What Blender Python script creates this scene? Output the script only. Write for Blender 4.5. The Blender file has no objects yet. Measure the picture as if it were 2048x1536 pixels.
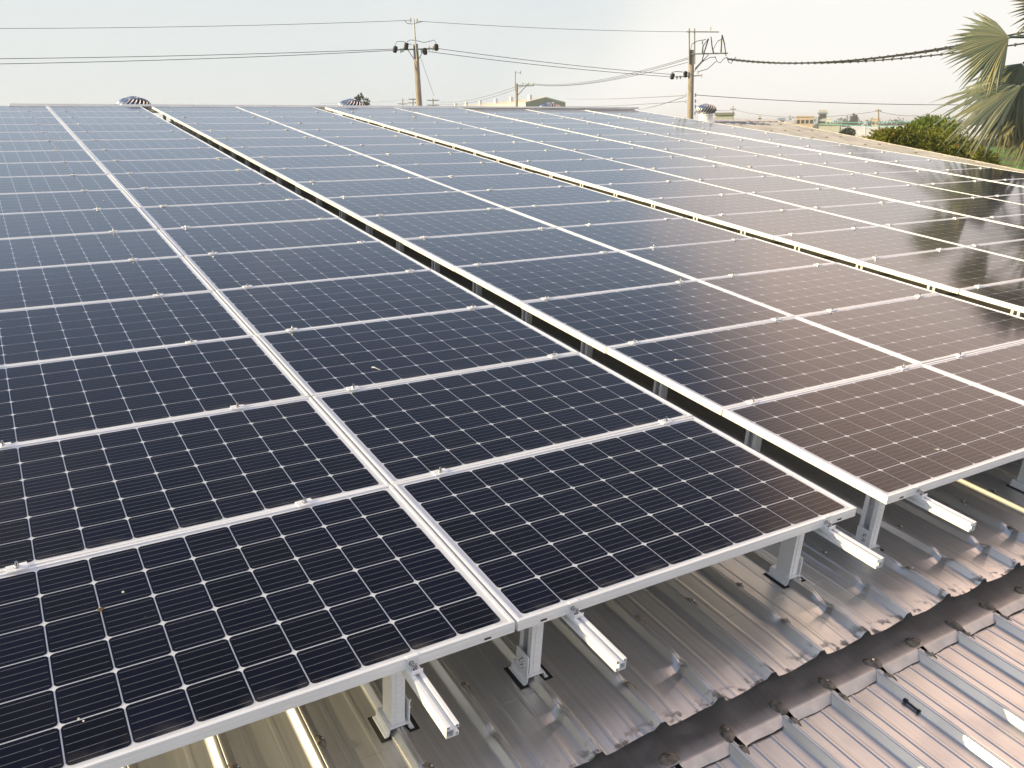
import bpy, bmesh, math, random
from mathutils import Matrix, Vector, noise as mnoise
rnd = random.Random(7)
sc = bpy.context.scene
COL = sc.collection

# ------------------------------------------------------------------ geometry of the place
F = 1725.75                                        # focal length in photo pixels (2048 wide)
SLOPE = math.radians(6.5085)                       # pitch of the roof and of the panel plane
M = Matrix.Rotation(SLOPE, 4, 'X')                 # roof coordinates -> world
def rodrigues(w):
    w = Vector(w); a = w.length
    return Matrix.Rotation(a, 3, w / a)
RC = rodrigues((1.91824863, -0.492624301, 0.402011171))
TC = Vector((0.0150744948, 0.76589718, 2.78218003))
CAM_ROOF = -(RC.transposed() @ TC)
CAM = M @ CAM_ROOF
GROUND = CAM.z - 4.7
SUN_ROOF = Vector((-3.7, 1.5, 1.0))
SUN = (M.to_3x3() @ SUN_ROOF).normalized()
SUN_EL = math.asin(SUN.z); SUN_AZ = math.atan2(SUN.x, SUN.y)

# ------------------------------------------------------------------ camera
cd = bpy.data.cameras.new('camera'); cam = bpy.data.objects.new('camera', cd); COL.objects.link(cam)
cd.sensor_width = 36.0; cd.lens = F / 2048 * 36.0; cd.clip_start = 0.05; cd.clip_end = 8000
r3 = Matrix((RC[0], -RC[1], -RC[2])).transposed()
cam.matrix_world = M @ (Matrix.Translation(CAM_ROOF) @ r3.to_4x4())
sc.camera = cam

# ------------------------------------------------------------------ world / sky
W = bpy.data.worlds.new('World'); sc.world = W; W.use_nodes = True
wt = W.node_tree; wt.nodes.clear()
def wn(t, **k):
    n = wt.nodes.new(t)
    for a, b in k.items(): setattr(n, a, b)
    return n
def wmath(op, a, b=None, c=None, clamp=False):
    n = wn('ShaderNodeMath', operation=op, use_clamp=clamp)
    for i, v in enumerate((a, b, c)):
        if v is None: continue
        if isinstance(v, (int, float)): n.inputs[i].default_value = v
        else: wt.links.new(v, n.inputs[i])
    return n.outputs[0]
wout = wn('ShaderNodeOutputWorld'); wbg = wn('ShaderNodeBackground')
sky = wn('ShaderNodeTexSky', sky_type='NISHITA')
sky.sun_disc = False; sky.sun_elevation = SUN_EL; sky.sun_rotation = SUN_AZ
sky.air_density = 1.0; sky.dust_density = 2.0; sky.ozone_density = 1.5; sky.altitude = 0
tc = wn('ShaderNodeTexCoord')
sep = wn('ShaderNodeSeparateXYZ'); wt.links.new(tc.outputs['Generated'], sep.inputs[0])
az = wmath('MULTIPLY', wmath('ARCTAN2', sep.outputs[0], sep.outputs[1]), 57.2958)
el = wmath('MULTIPLY', wmath('ARCSINE', sep.outputs[2]), 57.2958)
ns = wn('ShaderNodeTexNoise'); ns.inputs['Scale'].default_value = 2.6; ns.inputs['Detail'].default_value = 5
wt.links.new(tc.outputs['Generated'], ns.inputs['Vector'])
nz = wmath('SUBTRACT', ns.outputs['Fac'], 0.5)
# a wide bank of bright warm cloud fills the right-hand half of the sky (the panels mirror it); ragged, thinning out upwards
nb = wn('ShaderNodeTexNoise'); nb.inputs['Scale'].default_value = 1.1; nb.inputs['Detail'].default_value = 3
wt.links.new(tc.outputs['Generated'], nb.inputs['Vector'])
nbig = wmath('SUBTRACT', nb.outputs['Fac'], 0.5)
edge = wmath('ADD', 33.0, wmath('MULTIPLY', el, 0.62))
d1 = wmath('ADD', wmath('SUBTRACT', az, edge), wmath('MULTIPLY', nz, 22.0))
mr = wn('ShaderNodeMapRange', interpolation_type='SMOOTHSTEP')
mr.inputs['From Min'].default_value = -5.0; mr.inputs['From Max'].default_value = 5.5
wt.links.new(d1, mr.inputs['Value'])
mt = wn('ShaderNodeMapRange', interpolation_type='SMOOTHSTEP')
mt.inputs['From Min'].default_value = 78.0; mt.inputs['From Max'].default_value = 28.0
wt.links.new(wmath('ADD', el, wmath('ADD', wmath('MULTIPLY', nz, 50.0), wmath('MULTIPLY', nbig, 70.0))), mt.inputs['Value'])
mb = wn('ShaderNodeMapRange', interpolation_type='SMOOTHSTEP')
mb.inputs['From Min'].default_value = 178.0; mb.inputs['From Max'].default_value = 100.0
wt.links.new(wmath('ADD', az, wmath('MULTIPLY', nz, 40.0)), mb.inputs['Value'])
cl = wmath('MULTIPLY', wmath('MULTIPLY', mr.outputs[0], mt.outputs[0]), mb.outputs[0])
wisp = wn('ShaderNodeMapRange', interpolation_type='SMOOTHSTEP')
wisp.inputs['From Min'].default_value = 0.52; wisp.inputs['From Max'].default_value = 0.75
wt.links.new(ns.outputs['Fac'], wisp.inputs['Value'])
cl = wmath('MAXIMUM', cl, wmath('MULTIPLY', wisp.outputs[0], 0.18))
SKY_STRENGTH = 0.10
# horizon haze: white veil over the whole horizon
hz = wn('ShaderNodeMapRange', interpolation_type='SMOOTHERSTEP')
hz.inputs['From Min'].default_value = 33.0; hz.inputs['From Max'].default_value = 9.0
wt.links.new(el, hz.inputs['Value'])
def wmix(fac, a, b):
    n = wn('ShaderNodeMix', data_type='RGBA')
    if isinstance(fac, float): n.inputs[0].default_value = fac
    else: wt.links.new(fac, n.inputs[0])
    for s, v in ((6, a), (7, b)):
        if isinstance(v, tuple): n.inputs[s].default_value = v
        else: wt.links.new(v, n.inputs[s])
    return n.outputs[2]
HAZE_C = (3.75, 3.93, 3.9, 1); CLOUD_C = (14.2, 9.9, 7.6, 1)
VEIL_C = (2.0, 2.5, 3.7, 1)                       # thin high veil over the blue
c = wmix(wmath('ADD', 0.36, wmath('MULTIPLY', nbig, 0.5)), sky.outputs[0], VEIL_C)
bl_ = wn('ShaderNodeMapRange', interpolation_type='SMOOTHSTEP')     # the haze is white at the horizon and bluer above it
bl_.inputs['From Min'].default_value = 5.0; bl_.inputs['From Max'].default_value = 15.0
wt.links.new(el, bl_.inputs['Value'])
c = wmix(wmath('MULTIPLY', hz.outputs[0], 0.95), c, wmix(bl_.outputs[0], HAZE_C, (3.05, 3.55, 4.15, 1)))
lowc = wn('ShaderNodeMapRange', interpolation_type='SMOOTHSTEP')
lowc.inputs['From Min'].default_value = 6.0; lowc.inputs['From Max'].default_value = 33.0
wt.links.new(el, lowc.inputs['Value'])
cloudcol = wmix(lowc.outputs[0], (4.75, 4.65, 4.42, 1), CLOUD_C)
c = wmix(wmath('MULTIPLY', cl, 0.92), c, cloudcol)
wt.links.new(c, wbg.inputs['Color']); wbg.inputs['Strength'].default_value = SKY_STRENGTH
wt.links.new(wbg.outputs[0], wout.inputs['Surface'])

# ------------------------------------------------------------------ sun
sl = bpy.data.lights.new('sun', 'SUN'); sl.energy = 3.5; sl.angle = math.radians(0.6); sl.color = (1.0, 0.81, 0.45)
so = bpy.data.objects.new('sun', sl); COL.objects.link(so)
so.rotation_mode = 'QUATERNION'; so.rotation_quaternion = SUN.to_track_quat('Z', 'Y')
so.location = SUN * 50

sc.view_settings.view_transform = 'Standard'; sc.view_settings.look = 'None'
sc.view_settings.exposure = 1.1; sc.view_settings.gamma = 1.0; sc.view_settings.use_curve_mapping = False
sc.render.engine = 'CYCLES'; sc.render.resolution_x = 1024; sc.render.resolution_y = 768
sc.cycles.max_bounces = 6; sc.cycles.transparent_max_bounces = 8; sc.cycles.caustics_reflective = True
sc.cycles.sample_clamp_indirect = 6.0

# ------------------------------------------------------------------ helpers
def at(u, v, d):
    """point of the place seen at photo pixel (u, v), d metres away along the ground"""
    D = M.to_3x3() @ (RC.transposed() @ Vector(((u - 1024) / F, (v - 768) / F, 1)))
    return CAM + D * (d / math.hypot(D.x, D.y))
def project(p):
    q = RC @ p + TC
    return 1024 + F * q.x / q.z, 768 + F * q.y / q.z, q.z
ORD = ['zeroth', 'first', 'second', 'third', 'fourth', 'fifth', 'sixth', 'seventh', 'eighth', 'ninth', 'tenth', 'eleventh', 'twelfth',
       'thirteenth', 'fourteenth', 'fifteenth', 'sixteenth', 'seventeenth', 'eighteenth', 'nineteenth', 'twentieth', 'twenty-first',
       'twenty-second', 'twenty-third', 'twenty-fourth', 'twenty-fifth']

class MB:
    def __init__(s): s.v = []; s.f = []; s.uv = []; s.sm = False; s.tint = None; s.mi = []
    def add(s, vs, fs, mi=0):
        o = len(s.v); s.v += [tuple(x) for x in vs]
        for f in fs: s.f.append(tuple(i + o for i in f)); s.mi.append(mi)
    def box(s, x0, x1, y0, y1, z0, z1, mi=0):
        s.add([(x0,y0,z0),(x1,y0,z0),(x1,y1,z0),(x0,y1,z0),(x0,y0,z1),(x1,y0,z1),(x1,y1,z1),(x0,y1,z1)],
              [(0,3,2,1),(4,5,6,7),(0,1,5,4),(1,2,6,5),(2,3,7,6),(3,0,4,7)], mi)
    def bar(s, a, b, w, h=None, mi=0, up=Vector((0, 0, 1))):
        a, b = Vector(a), Vector(b); h = h or w; d = (b - a).normalized()
        if abs(d.dot(up)) > .97: up = Vector((1, 0, 0))
        x = d.cross(up).normalized() * (w / 2); y = x.normalized().cross(d).normalized() * (h / 2)
        vs = [a-x-y, a+x-y, a+x+y, a-x+y, b-x-y, b+x-y, b+x+y, b-x+y]
        s.add(vs, [(0,1,2,3),(7,6,5,4),(0,4,5,1),(1,5,6,2),(2,6,7,3),(3,7,4,0)], mi)
    def tube(s, pts, r, n=6, r1=None, caps=True, mi=0):
        pts = [Vector(p) for p in pts]; o = len(s.v); k = len(pts)
        for i, p in enumerate(pts):
            d = (pts[min(i+1, k-1)] - pts[max(i-1, 0)]).normalized()
            u = Vector((0, 0, 1)) if abs(d.z) < .9 else Vector((1, 0, 0))
            x = d.cross(u).normalized(); y = d.cross(x).normalized()
            rr = r if r1 is None else r + (r1 - r) * i / (k - 1)
            for j in range(n):
                a = 2 * math.pi * j / n; s.v.append(tuple(p + x * math.cos(a) * rr + y * math.sin(a) * rr))
        for i in range(k - 1):
            for j in range(n):
                s.f.append((o+i*n+j, o+i*n+(j+1) % n, o+(i+1)*n+(j+1) % n, o+(i+1)*n+j)); s.mi.append(mi)
        if caps:
            s.f.append(tuple(o+j for j in range(n))[::-1]); s.mi.append(mi)
            s.f.append(tuple(o+(k-1)*n+j for j in range(n))); s.mi.append(mi)
    def lathe(s, prof, n=24, c=(0, 0, 0), caps=False, mi=0):
        o = len(s.v); c = Vector(c)
        for r, z in prof:
            for j in range(n):
                a = 2 * math.pi * j / n; s.v.append((c.x + r * math.cos(a), c.y + r * math.sin(a), c.z + z))
        for i in range(len(prof) - 1):
            for j in range(n):
                s.f.append((o+i*n+j, o+i*n+(j+1) % n, o+(i+1)*n+(j+1) % n, o+(i+1)*n+j)); s.mi.append(mi)
        if caps:
            s.f.append(tuple(o+j for j in range(n))[::-1]); s.mi.append(mi)
            s.f.append(tuple(o+(len(prof)-1)*n+j for j in range(n))); s.mi.append(mi)
    def mesh(s, name, mats, smooth=False):
        me = bpy.data.meshes.new(name); me.from_pydata(s.v, [], s.f)
        for m in (mats if isinstance(mats, (list, tuple)) else [mats]): me.materials.append(m)
        me.polygons.foreach_set('material_index', s.mi)
        if smooth: me.polygons.foreach_set('use_smooth', [True] * len(me.polygons))
        me.update(); return me
def link(o, parent=None):
    COL.objects.link(o)
    if parent is not None: o.parent = parent
    return o
def part(name, me, parent=None, mat=None):
    o = bpy.data.objects.new(name, me); link(o, parent)
    if mat is not None: o.matrix_local = mat
    return o
def tag(o, label, cat, group=None, kind=None):
    if label: o['label'] = label
    if cat: o['category'] = cat
    if group: o['group'] = group
    if kind: o['kind'] = kind
    return o
def thing(name, mw, label, cat, group=None):
    o = bpy.data.objects.new(name, None); link(o); o.empty_display_size = .1; o.matrix_world = mw
    return tag(o, label, cat, group)
def structure(name, me, mw=None):
    o = part(name, me); o['kind'] = 'structure'
    if mw is not None: o.matrix_world = mw
    return o
T = Matrix.Translation
def roofm(x, y, z): return M @ T((x, y, z))

# ------------------------------------------------------------------ materials
def mat(name):
    m = bpy.data.materials.new(name); m.use_nodes = True
    nt = m.node_tree; b = nt.nodes['Principled BSDF']
    return m, nt, b
def N(nt, t, **k):
    n = nt.nodes.new(t)
    for a, v in k.items(): setattr(n, a, v)
    return n
def nmath(nt, op, a, b=None, c=None, clamp=False):
    n = N(nt, 'ShaderNodeMath', operation=op, use_clamp=clamp)
    for i, v in enumerate((a, b, c)):
        if v is None: continue
        if isinstance(v, (int, float)): n.inputs[i].default_value = v
        else: nt.links.new(v, n.inputs[i])
    return n.outputs[0]
def nmix(nt, fac, a, b):
    n = N(nt, 'ShaderNodeMix', data_type='RGBA')
    if isinstance(fac, float): n.inputs[0].default_value = fac
    else: nt.links.new(fac, n.inputs[0])
    for s_, v in ((6, a), (7, b)):
        if isinstance(v, tuple): n.inputs[s_].default_value = v
        else: nt.links.new(v, n.inputs[s_])
    return n.outputs[2]
def noise(nt, scale, detail=4, vec=None, coord='Object', stretch=None):
    n = N(nt, 'ShaderNodeTexNoise'); n.inputs['Scale'].default_value = scale; n.inputs['Detail'].default_value = detail
    if vec is None:
        t = N(nt, 'ShaderNodeTexCoord'); vec = t.outputs[coord]
    if stretch:
        mp = N(nt, 'ShaderNodeMapping'); mp.inputs['Scale'].default_value = stretch; nt.links.new(vec, mp.inputs[0]); vec = mp.outputs[0]
    nt.links.new(vec, n.inputs['Vector']); return n.outputs['Fac']
def ramp(nt, fac, lo, hi):
    n = N(nt, 'ShaderNodeMapRange'); n.inputs['From Min'].default_value = lo; n.inputs['From Max'].default_value = hi
    nt.links.new(fac, n.inputs['Value']); return n.outputs[0]
def simple(name, col, rough=.5, metal=0., var=.12, scale=6., spec=.5, bump=0., stretch=None, coord='Object', col2=None):
    m, nt, b = mat(name)
    n = noise(nt, scale, 5, stretch=stretch, coord=coord)
    if col2 is None: col2 = tuple(max(0, x * (1 - 2.2 * var)) for x in col)
    hi = tuple(min(1, x * (1 + var)) for x in col)
    nt.links.new(nmix(nt, ramp(nt, n, .3, .7), col2 + (1,), hi + (1,)), b.inputs['Base Color'])
    b.inputs['Roughness'].default_value = rough; b.inputs['Metallic'].default_value = metal
    b.inputs['Specular IOR Level'].default_value = spec
    if bump:
        bp = N(nt, 'ShaderNodeBump'); bp.inputs['Strength'].default_value = bump; bp.inputs['Distance'].default_value = .02
        nt.links.new(n, bp.inputs['Height']); nt.links.new(bp.outputs[0], b.inputs['Normal'])
    return m

ALU = simple('aluminium', (.89, .895, .9), .38, .22, .05, 9, stretch=(.3, 14, 14))
RAILM = simple('rail_aluminium', (.86, .865, .865), .38, .1, .05, 9, stretch=(14, .3, 14))
STEEL = simple('bolt_steel', (.6, .6, .6), .22, .95, .15, 60)
RUBBER = simple('rubber', (.012, .012, .012), .8, 0, .1)
BACK = simple('backsheet', (.8, .81, .83), .45, 0, .03, 20)
DARK = simple('dark_slot', (.03, .03, .03), .7)

# solar cell: near-black blue silicon, five thin busbars, small differences between cells
CELL, nt, b = mat('solar_cell')
uvn = N(nt, 'ShaderNodeUVMap'); uvn.uv_map = 'cell'
sp = N(nt, 'ShaderNodeSeparateXYZ'); nt.links.new(uvn.outputs[0], sp.inputs[0])
ph = nmath(nt, 'FRACT', nmath(nt, 'MULTIPLY', sp.outputs[1], 5.0))
bus = nmath(nt, 'LESS_THAN', nmath(nt, 'ABSOLUTE', nmath(nt, 'SUBTRACT', ph, .5)), .030)
edge_ = nmath(nt, 'MULTIPLY', nmath(nt, 'GREATER_THAN', sp.outputs[0], .035), nmath(nt, 'LESS_THAN', sp.outputs[0], .965))
bus = nmath(nt, 'MULTIPLY', bus, edge_)
tn = N(nt, 'ShaderNodeAttribute'); tn.attribute_name = 'tint'
oi = N(nt, 'ShaderNodeObjectInfo')
rr = nmath(nt, 'FRACT', nmath(nt, 'ADD', tn.outputs['Fac'], oi.outputs['Random']))
basec = nmix(nt, rr, (.0017, .0016, .0048, 1), (.0030, .0027, .0125, 1))
gz = noise(nt, 260, 2)
basec = nmix(nt, nmath(nt, 'MULTIPLY', gz, .2), basec, (.009, .009, .014, 1))
nt.links.new(nmix(nt, bus, basec, (.17, .175, .2, 1)), b.inputs['Base Color'])
b.inputs['Roughness'].default_value = .5; b.inputs['Specular IOR Level'].default_value = .04

# tempered cover glass: thin sheet, transparent with a Fresnel reflection that is slightly frosted
GLASS = bpy.data.materials.new('cover_glass'); GLASS.use_nodes = True; nt = GLASS.node_tree; nt.nodes.clear()
out = N(nt, 'ShaderNodeOutputMaterial'); mx = N(nt, 'ShaderNodeMixShader'); tr = N(nt, 'ShaderNodeBsdfTransparent')
gl = N(nt, 'ShaderNodeBsdfGlossy'); fr = N(nt, 'ShaderNodeFresnel'); geo = N(nt, 'ShaderNodeNewGeometry')
nt.links.new(nmath(nt, 'ADD', 1.42, nmath(nt, 'MULTIPLY', geo.outputs['Backfacing'], 1 / 1.42 - 1.42)), fr.inputs['IOR'])   # same from both faces: the sheet is thin
tr.inputs['Color'].default_value = (.95, .96, .96, 1)
tcn = N(nt, 'ShaderNodeTexCoord')
dn = noise(nt, 3.0, 6, vec=tcn.outputs['Object'])
gl.inputs['Color'].default_value = (.96, .97, 1, 1)
nt.links.new(nmath(nt, 'ADD', nmath(nt, 'MULTIPLY', dn, .05), .055), gl.inputs['Roughness'])
wv = noise(nt, 1.3, 2, vec=tcn.outputs['Object'])
bp = N(nt, 'ShaderNodeBump'); bp.inputs['Strength'].default_value = .08; bp.inputs['Distance'].default_value = .01
nt.links.new(wv, bp.inputs['Height']); nt.links.new(bp.outputs[0], gl.inputs['Normal'])
# a film of dust on the glass
df = N(nt, 'ShaderNodeBsdfDiffuse'); df.inputs['Color'].default_value = (.38, .36, .33, 1)
sxyz = N(nt, 'ShaderNodeSeparateXYZ'); nt.links.new(tcn.outputs['Object'], sxyz.inputs[0])
low_ = ramp(nt, sxyz.outputs[1], .075, .014)           # dirt that rain leaves along the lower frame edge
tide = nmath(nt, 'MULTIPLY', nmath(nt, 'MULTIPLY', low_, ramp(nt, noise(nt, 14.0, 6, vec=tcn.outputs['Object'], stretch=(1, .5, 1)), .42, .7)), .16)
spots = nmath(nt, 'MULTIPLY', nmath(nt, 'GREATER_THAN', noise(nt, 55.0, 3, vec=tcn.outputs['Object']), .735), .1)
m2 = N(nt, 'ShaderNodeMixShader'); nt.links.new(nmath(nt, 'ADD', nmath(nt, 'ADD', tide, spots), nmath(nt, 'MULTIPLY', ramp(nt, dn, .35, .75), .007)), m2.inputs[0])
nt.links.new(tr.outputs[0], m2.inputs[1]); nt.links.new(df.outputs[0], m2.inputs[2])
ar = N(nt, 'ShaderNodeMapRange', interpolation_type='SMOOTHSTEP')          # anti-reflection coat: halves the reflection near the normal
ar.inputs['From Min'].default_value = .04; ar.inputs['From Max'].default_value = .3; ar.inputs['To Min'].default_value = .4; ar.inputs['To Max'].default_value = 1.0
nt.links.new(fr.outputs[0], ar.inputs['Value'])
nt.links.new(nmath(nt, 'MULTIPLY', fr.outputs[0], ar.outputs[0]), mx.inputs[0]); nt.links.new(m2.outputs[0], mx.inputs[1]); nt.links.new(gl.outputs[0], mx.inputs[2])
nt.links.new(mx.outputs[0], out.inputs['Surface'])

# zinc-aluminium roofing sheet: soft mirror with dull streaks, dirt and rust where water stands near the drip edge
def roofing(name, base=(.56, .55, .52), eave=None, grime=0.):
    m, nt, b = mat(name)
    t = N(nt, 'ShaderNodeTexCoord'); sx = N(nt, 'ShaderNodeSeparateXYZ'); nt.links.new(t.outputs['Object'], sx.inputs[0])
    st = noise(nt, 1.0, 6, vec=t.outputs['Object'], stretch=(60, 1.0, 10))
    bl = noise(nt, 5.0, 5, vec=t.outputs['Object'])
    sp_ = noise(nt, 120.0, 2, vec=t.outputs['Object'])
    col = nmix(nt, ramp(nt, st, .3, .72), tuple(x * .9 for x in base) + (1,), tuple(x * 1.06 for x in base) + (1,))
    dirt = nmath(nt, 'MULTIPLY', ramp(nt, bl, .5, .85), .2, clamp=True)
    if grime:
        pat = ramp(nt, noise(nt, 8.0, 6, vec=t.outputs['Object'], stretch=(1, 1.6, 1)), .46, .62)
        dirt = nmath(nt, 'MAXIMUM', dirt, nmath(nt, 'MULTIPLY', pat, grime), clamp=True)
    if eave is not None:
        near = ramp(nt, sx.outputs[1], eave + .07, eave + .01)
        blot = ramp(nt, noise(nt, 26.0, 5, vec=t.outputs['Object']), .53, .62)
        dirt = nmath(nt, 'MAXIMUM', dirt, nmath(nt, 'MULTIPLY', nmath(nt, 'MULTIPLY', near, blot), .95), clamp=True)
    dirt = nmath(nt, 'MAXIMUM', dirt, nmath(nt, 'MULTIPLY', nmath(nt, 'GREATER_THAN', sp_, .79), .7))
    col = nmix(nt, dirt, col, (.15, .125, .1, 1))
    nt.links.new(col, b.inputs['Base Color'])
    nt.links.new(nmath(nt, 'SUBTRACT', .93, nmath(nt, 'MULTIPLY', dirt, .85)), b.inputs['Metallic'])
    nt.links.new(nmath(nt, 'ADD', nmath(nt, 'ADD', .34, nmath(nt, 'MULTIPLY', st, .12)), nmath(nt, 'MULTIPLY', dirt, .3)), b.inputs['Roughness'])
    bp = N(nt, 'ShaderNodeBump'); bp.inputs['Strength'].default_value = .05; bp.inputs['Distance'].default_value = .01
    nt.links.new(noise(nt, 4.0, 2, vec=t.outputs['Object']), bp.inputs['Height']); nt.links.new(bp.outputs[0], b.inputs['Normal'])
    return m
ROOFM = roofing('roofing_metal', base=(.64, .635, .615), eave=-.288)
FARROOF = simple('weathered_roofing', (.42, .4, .395), .5, .6, .12, 3, stretch=(3, .6, 1))
LOWM = roofing('lower_roofing_metal', base=(.6, .6, .585))
APRON = roofing('flashing_metal', base=(.4, .405, .41), grime=.22)
TABM = simple('flashing_tab_metal', (.5, .49, .47), .4, .6, .1, 14)
SEAL = simple('sealant', (.2, .17, .13), .75, 0, .3, 40, bump=.4)
CHROME = simple('turbine_steel', (.72, .72, .72), .13, 1.0, .06, 8)
VENTW = simple('vent_base', (.78, .78, .76), .4, .1, .04)
CONC = simple('pole_concrete', (.33, .28, .225), .85, 0, .18, 5, stretch=(6, 6, .7))
GALV = simple('galvanised', (.3, .3, .29), .5, .5, .1)
BLACKP = simple('black_housing', (.008, .008, .009), .6)
PORC = simple('porcelain', (.6, .6, .58), .3)
WIREM = simple('wire', (.09, .09, .095), .6)
WIRED = simple('dark_cable', (.02, .02, .02), .6)
TEAL = simple('teal_wire', (.2, .5, .46), .5)
TRIM = simple('verge_trim', (.7, .66, .58), .4, .3, .12, 10)

# ------------------------------------------------------------------ ground
FIELD, nt, b = mat('field')
t = N(nt, 'ShaderNodeTexCoord')
n1 = noise(nt, .02, 5, vec=t.outputs['Object']); n2 = noise(nt, .6, 4, vec=t.outputs['Object'])
g = nmix(nt, ramp(nt, n2, .3, .7), (.07, .17, .012, 1), (.1, .22, .018, 1))
sxx = N(nt, 'ShaderNodeSeparateXYZ'); nt.links.new(t.outputs['Object'], sxx.inputs[0])
band = nmath(nt, 'FRACT', nmath(nt, 'MULTIPLY', nmath(nt, 'ADD', nmath(nt, 'MULTIPLY', sxx.outputs[0], .87), nmath(nt, 'MULTIPLY', sxx.outputs[1], .49)), 1 / 46.0))
bank = nmath(nt, 'LESS_THAN', nmath(nt, 'ABSOLUTE', nmath(nt, 'SUBTRACT', band, nmath(nt, 'ADD', .44, nmath(nt, 'MULTIPLY', n1, .05)))), .045)
g = nmix(nt, bank, g, (.085, .075, .03, 1))
g = nmix(nt, ramp(nt, n1, .52, .62), g, (.07, .1, .025, 1))
nt.links.new(g, b.inputs['Base Color']); b.inputs['Roughness'].default_value = .9; b.inputs['Specular IOR Level'].default_value = .1
mb_ = MB(); mb_.add([(-2600, -2600, GROUND), (2600, -2600, GROUND), (2600, 2600, GROUND), (-2600, 2600, GROUND)], [(0, 1, 2, 3)])
structure('ground', mb_.mesh('ground', FIELD))

# ------------------------------------------------------------------ the shed we stand on: roof sheets, flashing, lower roof, walls
PITCH = .2633; RIB0 = .16
PAN = -.383; RIBH = .028                              # roof plane in roof coordinates (panels lie at 0)
EAVE = -.288; RIDGE = 17.45
def verge_x(y): return 17.59 + (y - 9.79) * (1.98 / 7.1)
shed = thing('farm_shed', M.copy(), 'long farm shed with ribbed grey metal roof carrying the solar panels', 'building')
def profile(st=.0011):
    p = []                                            # one pitch: rib centred on 0, two stiffeners in the pan
    for x, z in ((-.033, 0), (-.028, .003), (-.012, RIBH - .002), (-.008, RIBH), (-.003, RIBH), (0, RIBH - .003), (.003, RIBH), (.008, RIBH), (.012, RIBH - .003), (.028, .003), (.033, 0),
                 (.072, 0), (.079, st), (.089, st), (.096, 0), (.118, 0), (.142, 0), (.164, 0), (.171, st), (.181, st), (.188, 0)):
        p.append((x, z))
    return p
PROF = profile(); PROFL = profile(.0022)
dents = {}
for k in range(-14, 12):
    q = random.Random(k * 31 + 5)
    dents[k] = (-.075 + q.uniform(-.03, .025), q.uniform(.05, .12), q.random() < .3)
for k, v in {2: (-.07, .1, 1), 5: (-.075, .11, 1), 6: (-.05, .12, 1), 7: (-.14, .05, 0), 8: (-.06, .12, 1), 0: (-.06, .1, 1), -1: (-.12, .05, 0), 1: (-.11, .03, 0), 3: (-.12, .05, 0), 4: (-.13, .06, 0)}.items(): dents[k] = v
def zroof(x, y, base):
    if y < -.2: base *= 1 - .15 * min(1, (-.2 - y) / .1)
    z = PAN + base
    if y > .05: return z
    k = math.floor((x - RIB0 + PITCH * .25) / PITCH); u = (x - RIB0) / PITCH - k   # u: 0 at rib, 1 at next rib
    d0 = dents.get(k, (-.1, .05, 0)); d1 = dents.get(k + 1, (-.1, .05, 0))
    u = min(max(u, 0), 1)
    yd = d0[0] * (1 - u) + d1[0] * u - .07 * math.sin(math.pi * u) * (1 if d0[2] else .5)
    bend = d0[1] * (1 - u) + d1[1] * u
    if y < yd:                                        # trodden-down end of the sheet, with a crease across the pan
        t_ = yd - y
        z -= bend * t_ * (1 - math.exp(-t_ / .008)) * .42
    # sag of the pan towards the drip edge
    if base < .01:
        t_ = min(1, max(0, (-.1 - y) / .2)); z -= .006 * math.sin(math.pi * u) ** .6 * t_ * t_
    # dimples beside the dented ribs
    for kk, dd in ((k, d0), (k + 1, d1)):
        if dd[2]:
            rx = RIB0 + kk * PITCH; dy = y - dd[0]
            if base > .003: z -= base * .38 * math.exp(-(dy / .026) ** 2)
            s_ = rx - x
            if 0 < s_ < .2 and dy < .05:
                w_ = max(0, 1 - s_ / .19); z -= .011 * w_ * max(0, 1 - abs(dy + .02 + s_ * .2) / (.026 + s_ * .22))
    z += .0016 * mnoise.noise(Vector((x * 9, y * 9, 1.7)))
    return z
def sheet(k0, n, y0f, y1, zf, ys_near, near_fine, m, name='roof_sheet'):
    xs = []
    for k in range(k0, k0 + n):
        for px, pz in (PROFL if name == 'lower_roof_sheet' else PROF): xs.append((RIB0 + k * PITCH + px, pz))
    xs.append((RIB0 + (k0 + n) * PITCH - .033, 0))
    if near_fine:
        xs2 = []
        for (xa, za), (xb, zb) in zip(xs[:-1], xs[1:]):
            c_ = max(1, int((xb - xa) / .012))
            for i in range(c_): xs2.append((xa + (xb - xa) * i / c_, za + (zb - za) * i / c_))
        xs = xs2 + [xs[-1]]
    mb = MB(); ny = None
    for x, pz in xs:
        ya = y0f(x)
        ys = [ya] + [y for y in ys_near if y > ya + .003] + [y1]
        if ny is None or len(ys) < ny: ny = len(ys)
        col_ = [(x, y, zf(x, y, pz)) for y in ys]
        mb.v.append(col_)
    cols = mb.v; mb.v = []
    for c_ in cols:
        c_ = c_[:1] + c_[len(c_) - ny + 1:] if len(c_) > ny else c_
        mb.v += c_
    for i in range(len(cols) - 1):
        for j in range(ny - 1):
            a = i * ny + j; mb.f.append((a, a + ny, a + ny + 1, a + 1)); mb.mi.append(0)
    me = mb.mesh(name, m, smooth=False)
    return part(name, me, shed)
fine_y = [EAVE + .006 * i for i in range(1, 60)]
for k0 in range(-15, 76, 3):
    x0 = RIB0 + k0 * PITCH
    if -1.3 < x0 < 3.6:
        sheet(k0, 3, lambda x: EAVE + .004 * math.sin(x * 23), RIDGE, zroof, fine_y + [.3, 1, 4, 9], True, ROOFM)
    else:
        far = lambda x: EAVE if x < 14.7 else min(RIDGE - .02, max(EAVE, 9.79 + (x - 17.59) / (1.98 / 7.1)))
        if x0 > verge_x(RIDGE): break
        sheet(k0, 3, far, RIDGE, lambda x, y, b_: PAN + b_, [] , False, ROOFM if x0 < 13 else FARROOF)
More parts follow.
